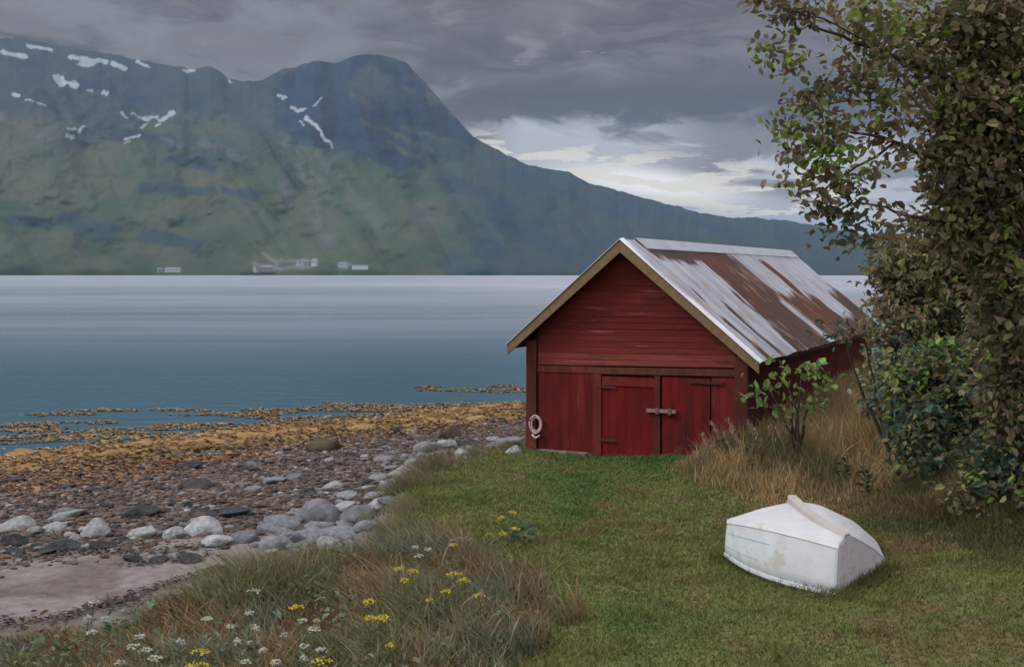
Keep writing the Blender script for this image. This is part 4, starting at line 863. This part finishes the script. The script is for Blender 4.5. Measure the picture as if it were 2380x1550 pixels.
# seed heads of tall reed grass by the door
def reed(px_, d, h, lean, label, group):
    b0 = gz(px_, d); t = empty('reed_grass', b0); tag(t, label, 'grass stalk', group)
    P = [(lean * (k ** 1.6), .02 * k, h * k) for k in np.linspace(0, .85, 6)]
    mb = MB(); mb.tube(P, .006, 5, (.22, .17, .11)); mb.build('stalk', M['wood'], t)
    n = 34; k = rng.uniform(.72, 1.0, n); P = np.stack([lean * k ** 1.6 + rng.normal(0, .018, n), .02 * k + rng.normal(0, .018, n), h * k], -1)
    V, Fq, cc = leaves(P, np.stack([np.full(n, lean * .6) + rng.normal(0, .2, n), rng.normal(0, .2, n), np.ones(n)], -1), rng.normal(0, 1, (n, 3)), rng.uniform(.04, .08, n), rng.uniform(.014, .024, n), jit((.33, .25, .19), n)); mesh_np('seed_head', V, Fq, M['grass'], t, cc)
for k, (a, d, h) in enumerate([(1655, 18.6, .62), (1668, 18.2, .50), (1690, 18.7, .78), (1705, 18.4, .66), (1722, 18.6, .85), (1738, 18.2, .70), (1762, 18.5, .80), (1785, 18.0, .72), (1650, 17.8, .36), (1810, 17.6, .8), (1835, 17.8, .75)]):
    reed(a, d, h, -.16 - .05 * (k % 3), 'slim pale seed headed grass stalk by the right corner of the boathouse', 'tall seeding grass stalks at the boathouse corner')

# ------------------------------------------------------------------ flowers of the foreground
def head_depth(px_, py_, h):
    d = 9.5
    for _ in range(12): d = (CH - float(ground_z((px_ - CX) / F * d, d)) - h) * F / (py_ - HZ)
    return d
def flower(px_, py_, h, kind, wpx, label, group, name):
    d = head_depth(px_, py_, h); x = (px_ - CX) / F * d; lx = random.uniform(-.09, .06)
    base = (x - lx, d, float(ground_z(x, d))); t = empty(name, base); tag(t, label, 'flower', group)
    mb = MB(); mb.tube([(0, 0, -.02), (lx * .3, 0, h * .5), (lx, 0, h - .01)], [.006, .005, .003], 5, (.10, .10, .05)); mb.build('stem', M['wood'], t)
    n = 14; k = np.linspace(.12, .85, n); a = rng.uniform(0, 6.28, n); P = np.stack([lx * k ** 1.3 + np.cos(a) * .035, np.sin(a) * .035, k * h], -1)
    lc = (.16, .19, .12) if kind == 'white' else (.075, .09, .035)
    V, Fq, cc = leaves(P, np.stack([np.cos(a), np.sin(a), np.full(n, .5)], -1), rng.normal(0, .4, (n, 3)) + np.array([0, 0, 1.]), rng.uniform(.05, .1, n), rng.uniform(.015, .03, n), jit(lc, n)); mesh_np('leaf', V, Fq, M['leaf'], t, cc)
    r = wpx / F * d * .5 * (.85 if kind == 'white' else 1); n = 34
    a = rng.uniform(0, 6.28, n); rr = r * np.sqrt(rng.random(n)); P = np.stack([lx + np.cos(a) * rr, np.sin(a) * rr * .8, h + .012 - (rr / r) ** 2 * .02 + rng.normal(0, .006, n)], -1)
    c = (.42, .34, .035) if kind == 'yellow' else (.38, .40, .34)
    V, Fq, cc = leaves(P, rng.normal(0, 1, (n, 3)) * np.array([1, 1, .3]), rng.normal(0, .35, (n, 3)) + np.array([0, -.3, 1.]), rng.uniform(.6, 1.1, n) * .024, rng.uniform(.8, 1.1, n) * .020, jit(c, n, .12)); mesh_np('flower_head', V, Fq, M['petal'], t, cc)
YEL = [(929, 1320, 24), (958, 1327, 30), (941, 1348, 26), (1057, 1334, 36), (1078, 1348, 34), (1035, 1374, 26), (860, 1397, 34), (860, 1435, 30), (891, 1435, 38), (1114, 1384, 30), (689, 1410, 38), (466, 1514, 50), (749, 1536, 52), (457, 1546, 56), (1053, 1266, 24), (1136, 1242, 16), (1168, 1239, 20), (1165, 1203, 16), (1190, 1190, 26), (1196, 1228, 28), (905, 1500, 22), (1000, 1395, 20)]
WHT = [(965, 1272, 18), (995, 1277, 24), (974, 1292, 26), (589, 1374, 40), (580, 1424, 22), (535, 1455, 24), (704, 1442, 30), (729, 1462, 44), (707, 1500, 26), (551, 1491, 22), (594, 1460, 26), (706, 1530, 26), (639, 1537, 30), (581, 1494, 16), (747, 1509, 34), (570, 1537, 28), (338, 1510, 40), (360, 1528, 48), (217, 1400, 36), (205, 1435, 26), (245, 1438, 30), (215, 1468, 30), (310, 1500, 38), (325, 1480, 30), (280, 1540, 30), (420, 1490, 22), (612, 1510, 22), (660, 1475, 18)]
for a, b2, w in YEL: flower(a, b2, random.uniform(.38, .6), 'yellow', w, 'flat yellow flower cluster on a thin stem in the foreground meadow', 'yellow tansy flowers in the meadow', 'tansy')
for a, b2, w in WHT: flower(a, b2, random.uniform(.32, .55), 'white', w, 'small white flower cluster on a thin stem in the foreground meadow', 'white yarrow flowers in the meadow', 'yarrow')
# sage coloured broad leaves
def dock(px_, py_, label, n=9, c=(.19, .22, .14), sz=.11, h=.3):
    d = head_depth(px_, py_, h * .7); x = (px_ - CX) / F * d; t = empty('broadleaf_plant', (x, d, float(ground_z(x, d)))); tag(t, label, 'plant')
    for k in range(n):
        a = 2 * math.pi * k / n + random.uniform(-.4, .4); hh = h * random.uniform(.4, 1); r = random.uniform(.04, .13)
        V, Fq, cc = leaves(np.array([[math.cos(a) * (r + sz * .4), math.sin(a) * (r + sz * .4), hh]]), np.array([[math.cos(a), math.sin(a), random.uniform(-.1, .6)]]), np.array([[random.gauss(0, .3), -.5, 1.]]), np.array([sz * random.uniform(.8, 1.3)]), np.array([sz * random.uniform(.4, .55)]), jit(c, 1, .15))
        lf = mesh_np('leaf', V, Fq, M['leaf'], t, cc)
    mb = MB()
    mb.tube([(0, 0, -.03), (.01, 0, h * .5), (0, 0, h)], [.009, .007, .003], 6, (.12, .09, .05)); mb.build('stem', M['wood'], t)
dock(1040, 1465, 'pair of large sage green leaves at the foot of the broken stalk'); dock(1010, 1500, 'low sage leaved plant below the broken stalk')
dock(945, 1492, 'fresh green leaved plant left of the broken stalk', c=(.14, .19, .09)); dock(850, 1514, 'grey green broad leaved plant in the brown grass', sz=.13)
dock(509, 1456, 'pale leaved plant left of the white flowers on the sand edge', c=(.24, .28, .19)); dock(769, 1442, 'pale grassy leaved plant beside the yellow flowers', c=(.22, .25, .17))
dock(1215, 1240, 'blue green thistle like plant beyond the yellow flowers on the lawn', n=16, c=(.04, .07, .06), sz=.12, h=.22); dock(1190, 1222, 'bushy green tansy foliage at the meadow corner', n=18, c=(.06, .09, .03), sz=.1, h=.3)
dock(270, 1460, 'dark green weed on the edge of the sand', n=12, c=(.05, .09, .03), sz=.09, h=.3); dock(425, 1430, 'small bright green weed on the sand', n=12, c=(.06, .10, .03), sz=.07, h=.2)
# tall dry stalks
def stalk(label, pts, d, r=.008, plume=None):
    b0 = gz(pts[0][0], d); t = empty('dry_stalk', b0); tag(t, label, 'stalk'); o_ = np.array(b0)
    P = [(0, 0, -.02)] + [tuple(W(a, b2, d) - o_) for a, b2 in pts[1:]]
    mb = MB(); mb.tube(P, list(np.linspace(r, r * .5, len(P))), 6, (.24, .19, .13)); mb.build('stem', M['wood'], t)
    if plume:
        e = np.array(P[-1]); q_ = np.array(P[-2]); n = 30; k = rng.random(n)[:, None]; Pp = q_ * (1 - k) + e * k + rng.normal(0, .01, (n, 3))
        V, Fq, cc = leaves(Pp, np.tile(e - q_, (n, 1)) + rng.normal(0, .02, (n, 3)), rng.normal(0, 1, (n, 3)), rng.uniform(.02, .05, n), rng.uniform(.008, .016, n), jit((.28, .22, .15), n)); mesh_np('seed_head', V, Fq, M['grass'], t, cc)
stalk('tall dry stalk with its top bent right above the yellow flowers', [(965, 1520), (1000, 1390), (1030, 1300), (1046, 1256), (1066, 1251), (1092, 1256)], 10.2, plume=1)
stalk('broken dry stalk with a drooping tip over the sage leaves', [(1022, 1570), (1050, 1480), (1078, 1402), (1098, 1385), (1115, 1376), (1127, 1406)], 9.3, plume=1)
stalk('thin pale stalk leaning left at the left side of the brown grass', [(905, 1440), (870, 1345), (845, 1310), (818, 1286)], 11.2)
stalk('straight pale stalk right of the left leaning one', [(925, 1500), (912, 1420), (908, 1340), (905, 1300)], 10.6, .006)
stalk('pale stalk in the middle of the brown grass leaning left', [(880, 1560), (840, 1480), (800, 1400), (782, 1378)], 9.8, .006)
stalk('arching pale stalk sweeping from the lawn over the brown grass', [(960, 1450), (920, 1380), (880, 1320), (850, 1300), (822, 1287)], 10.9, .006)

# ------------------------------------------------------------------ haze
m, nt, b = new_mat('haze'); N = nt.nodes; L = nt.links; N.remove(b)
pv = N.new('ShaderNodeVolumePrincipled'); pv.inputs['Color'].default_value = (.50, .68, .95, 1); pv.inputs['Density'].default_value = HAZE = .000032
L.new(pv.outputs[0], N['Material Output'].inputs['Volume'])
mb = MB(); mb.box(-9100, 9100, -300, 10500, -25, 1400); o = mb.build('haze', m); tag(o, 'thin blue air over the fjord', 'haze', kind='stuff')

# ------------------------------------------------------------------ sky and light
wd_ = bpy.data.worlds.new('World'); S.world = wd_; wd_.use_nodes = True
nt = wd_.node_tree; N = nt.nodes; L = nt.links; bg = N['Background']; bg.inputs[1].default_value = .1
class E:     # small expression builder for node maths
    def __init__(s, o): s.o = o
    @staticmethod
    def op(k, *a, clamp=False):
        n = N.new('ShaderNodeMath'); n.operation = k; n.use_clamp = clamp
        for i_, v_ in enumerate(a):
            if isinstance(v_, E): L.new(v_.o, n.inputs[i_])
            else: n.inputs[i_].default_value = v_
        return E(n.outputs[0])
    def __add__(s, t): return E.op('ADD', s, t)
    __radd__ = __add__
    def __sub__(s, t): return E.op('SUBTRACT', s, t)
    def __rsub__(s, t): return E.op('SUBTRACT', t, s)
    def __mul__(s, t): return E.op('MULTIPLY', s, t)
    __rmul__ = __mul__
    def __truediv__(s, t): return E.op('DIVIDE', s, t)
def nss(a, b_, x):
    n = N.new('ShaderNodeMapRange'); n.interpolation_type = 'SMOOTHSTEP'; inv = a > b_
    n.inputs[1].default_value = min(a, b_); n.inputs[2].default_value = max(a, b_)
    n.inputs[3].default_value = 1. if inv else 0.; n.inputs[4].default_value = 0. if inv else 1.
    L.new(x.o, n.inputs[0]); return E(n.outputs[0])
def nnoise(x, y, s, det=6, ro=.55, dist_=0):
    cv = N.new('ShaderNodeCombineXYZ'); L.new(x.o, cv.inputs[0]); L.new(y.o, cv.inputs[1]); cv.inputs[2].default_value = s
    n = N.new('ShaderNodeTexNoise'); n.inputs['Scale'].default_value = 1; n.inputs['Detail'].default_value = det; n.inputs['Roughness'].default_value = ro; n.inputs['Distortion'].default_value = dist_
    L.new(cv.outputs[0], n.inputs['Vector']); return E(n.outputs[0])
def nmix(a, b_, f):
    n = N.new('ShaderNodeMix'); n.data_type = 'RGBA'; n.clamp_factor = True
    for k, v_ in ((6, a), (7, b_)):
        if isinstance(v_, tuple): n.inputs[k].default_value = (*v_, 1)
        else: L.new(v_, n.inputs[k])
    L.new(f.o, n.inputs[0]); return n.outputs[2]
tc = N.new('ShaderNodeTexCoord'); sp = N.new('ShaderNodeSeparateXYZ'); L.new(tc.outputs['Generated'], sp.inputs[0])
dx_, dy_, dz_ = E(sp.outputs[0]), E(sp.outputs[1]), E(sp.outputs[2])
az = E.op('ARCTAN2', dx_, dy_); hyp = E.op('SQRT', dx_ * dx_ + dy_ * dy_); el = E.op('ARCTAN2', dz_, hyp)
sX = az * F + CX; sY_ = HZ - el * F
n1 = nnoise(sX * .0016, sY_ * .0055, 3.1, 6, .55, .3); n2 = nnoise(sX * .0035 + sY_ * .002, sY_ * .016, 7.7, 6, .6, .4); n3 = nnoise(sX * .007, sY_ * .04, 1.3, 5, .6, .2)
nw = nnoise(sX * .0042 + n1 * 1.5, sY_ * .013 + n1 * 2.0, 21.3, 7, .62, .8)
cloud = nmix((.074, .067, .067), (.152, .148, .151), nss(.40, .60, n1 * .5 + nw * .5 + nss(1100, 500, sX) * .07))
cloud = nmix(cloud, (.215, .212, .222), nss(.56, .66, nw) * .55)
cloud = nmix(cloud, (.060, .053, .059), nss(.46, .36, nw) * .6)
band = nss(950, 1150, sX) * nss(150, 240, sY_ + (n1 - .5) * 160) * nss(345, 290, sY_ + (n2 - .5) * 90 - (sX - 1500) * .02)
cloud = nmix(cloud, (.045, .040, .045), band * .85 * nss(.34, .46, nw))
top = nss(110, 20, sY_ + (n1 - .5) * 200); cloud = nmix(cloud, (.130, .126, .140), top * .3)
blu = nss(.5, .64, nnoise(sX * .003, sY_ * .006, 11.)) * nss(1150, 700, sX); cloud = nmix(cloud, (.195, .205, .232), blu * .7)
# bright break in the clouds low over the saddle to the right
Yc = (sX - 1100) * .13 + 345; up = nss(-112, -45, sY_ - Yc + (nw - .5) * 260 + nss(1300, 1700, sX) * 30)
gap = up * nss(1030, 1230, sX) * nss(2500, 2050, sX)
gapc = nmix((.40, .41, .45), (.24, .30, .42), nss(20, 110, sY_ - Yc))
gapc = nmix(gapc, (.17, .160, .170), nss(.44, .54, n2) * nss(1420, 1700, sX) * nss(60, 0, sY_ - Yc))
glow = nss(1., .2, E.op('SQRT', (sX - 1510) * (sX - 1510) * .000010 + (sY_ - Yc - 30) * (sY_ - Yc - 30) * .00036))
gapc = nmix(gapc, (.90, .90, .86), glow * .8)
sky_ = nmix(cloud, gapc, gap)
hl = nss(.51, .55, n3) * nss(-70, -10, sY_ - Yc) * nss(120, 40, sY_ - Yc) * nss(1040, 1140, sX) * nss(2050, 1850, sX)
sky_ = nmix(sky_, (.66, .64, .54), hl * .85)
hl2 = nss(.63, .68, n3) * nss(1150, 1250, sX) * nss(1500, 1400, sX) * nss(100, 130, sY_) * nss(180, 150, sY_)
sky_ = nmix(sky_, (.27, .26, .25), hl2 * .8)
# high cloud above the picture is brighter; sky behind camera boosted as added front fill
ZB = 9.2
hi = nss(.25, .70, el); back_ = nss(.1, -.5, dy_); sc_ = (hi * (ZB - 1) + 1 + back_ * (1 - hi) * 5.0) * 10
lowc = nss(-.02, .0, el)
vm = N.new('ShaderNodeVectorMath'); vm.operation = 'SCALE'; L.new(sky_, vm.inputs[0]); L.new(sc_.o, vm.inputs['Scale'])
sk = N.new('ShaderNodeTexSky'); sk.sky_type = 'NISHITA'; sk.sun_disc = False
SUN_EL, SUN_AZ = math.radians(42), math.radians(-100)      # azimuth from +Y towards +X
sk.sun_elevation = SUN_EL; sk.sun_rotation = SUN_AZ
f_ = N.new('ShaderNodeValue'); f_.outputs[0].default_value = .03
fin = nmix(vm.outputs[0], sk.outputs[0], E(f_.outputs[0])); L.new(fin, bg.inputs[0])
su = bpy.data.lights.new('sun', 'SUN'); su.energy = 1.5; su.angle = math.radians(14); su.color = (1, .96, .90)
so = bpy.data.objects.new('sun', su); C.objects.link(so)
dvec = Vector((math.sin(SUN_AZ) * math.cos(SUN_EL), math.cos(SUN_AZ) * math.cos(SUN_EL), math.sin(SUN_EL)))
so.rotation_euler = dvec.to_track_quat('Z', 'Y').to_euler(); so.location = (0, 0, 60)

# ------------------------------------------------------------------ camera and output
cd = bpy.data.cameras.new('camera'); cam = bpy.data.objects.new('camera', cd); C.objects.link(cam)
cam.location = (0, 0, CH); cam.rotation_euler = (math.pi / 2, 0, 0)
cd.sensor_width = 36; cd.lens = 36 * F / 2380; cd.shift_y = -(775 - HZ) / 2380; cd.clip_end = 60000; cd.clip_start = .1
S.camera = cam
S.view_settings.view_transform = 'Standard'; S.view_settings.look = 'None'; S.view_settings.gamma = 1; S.view_settings.exposure = .25
S.cycles.volume_bounces = 0; S.cycles.max_bounces = 6; S.cycles.transparent_max_bounces = 8
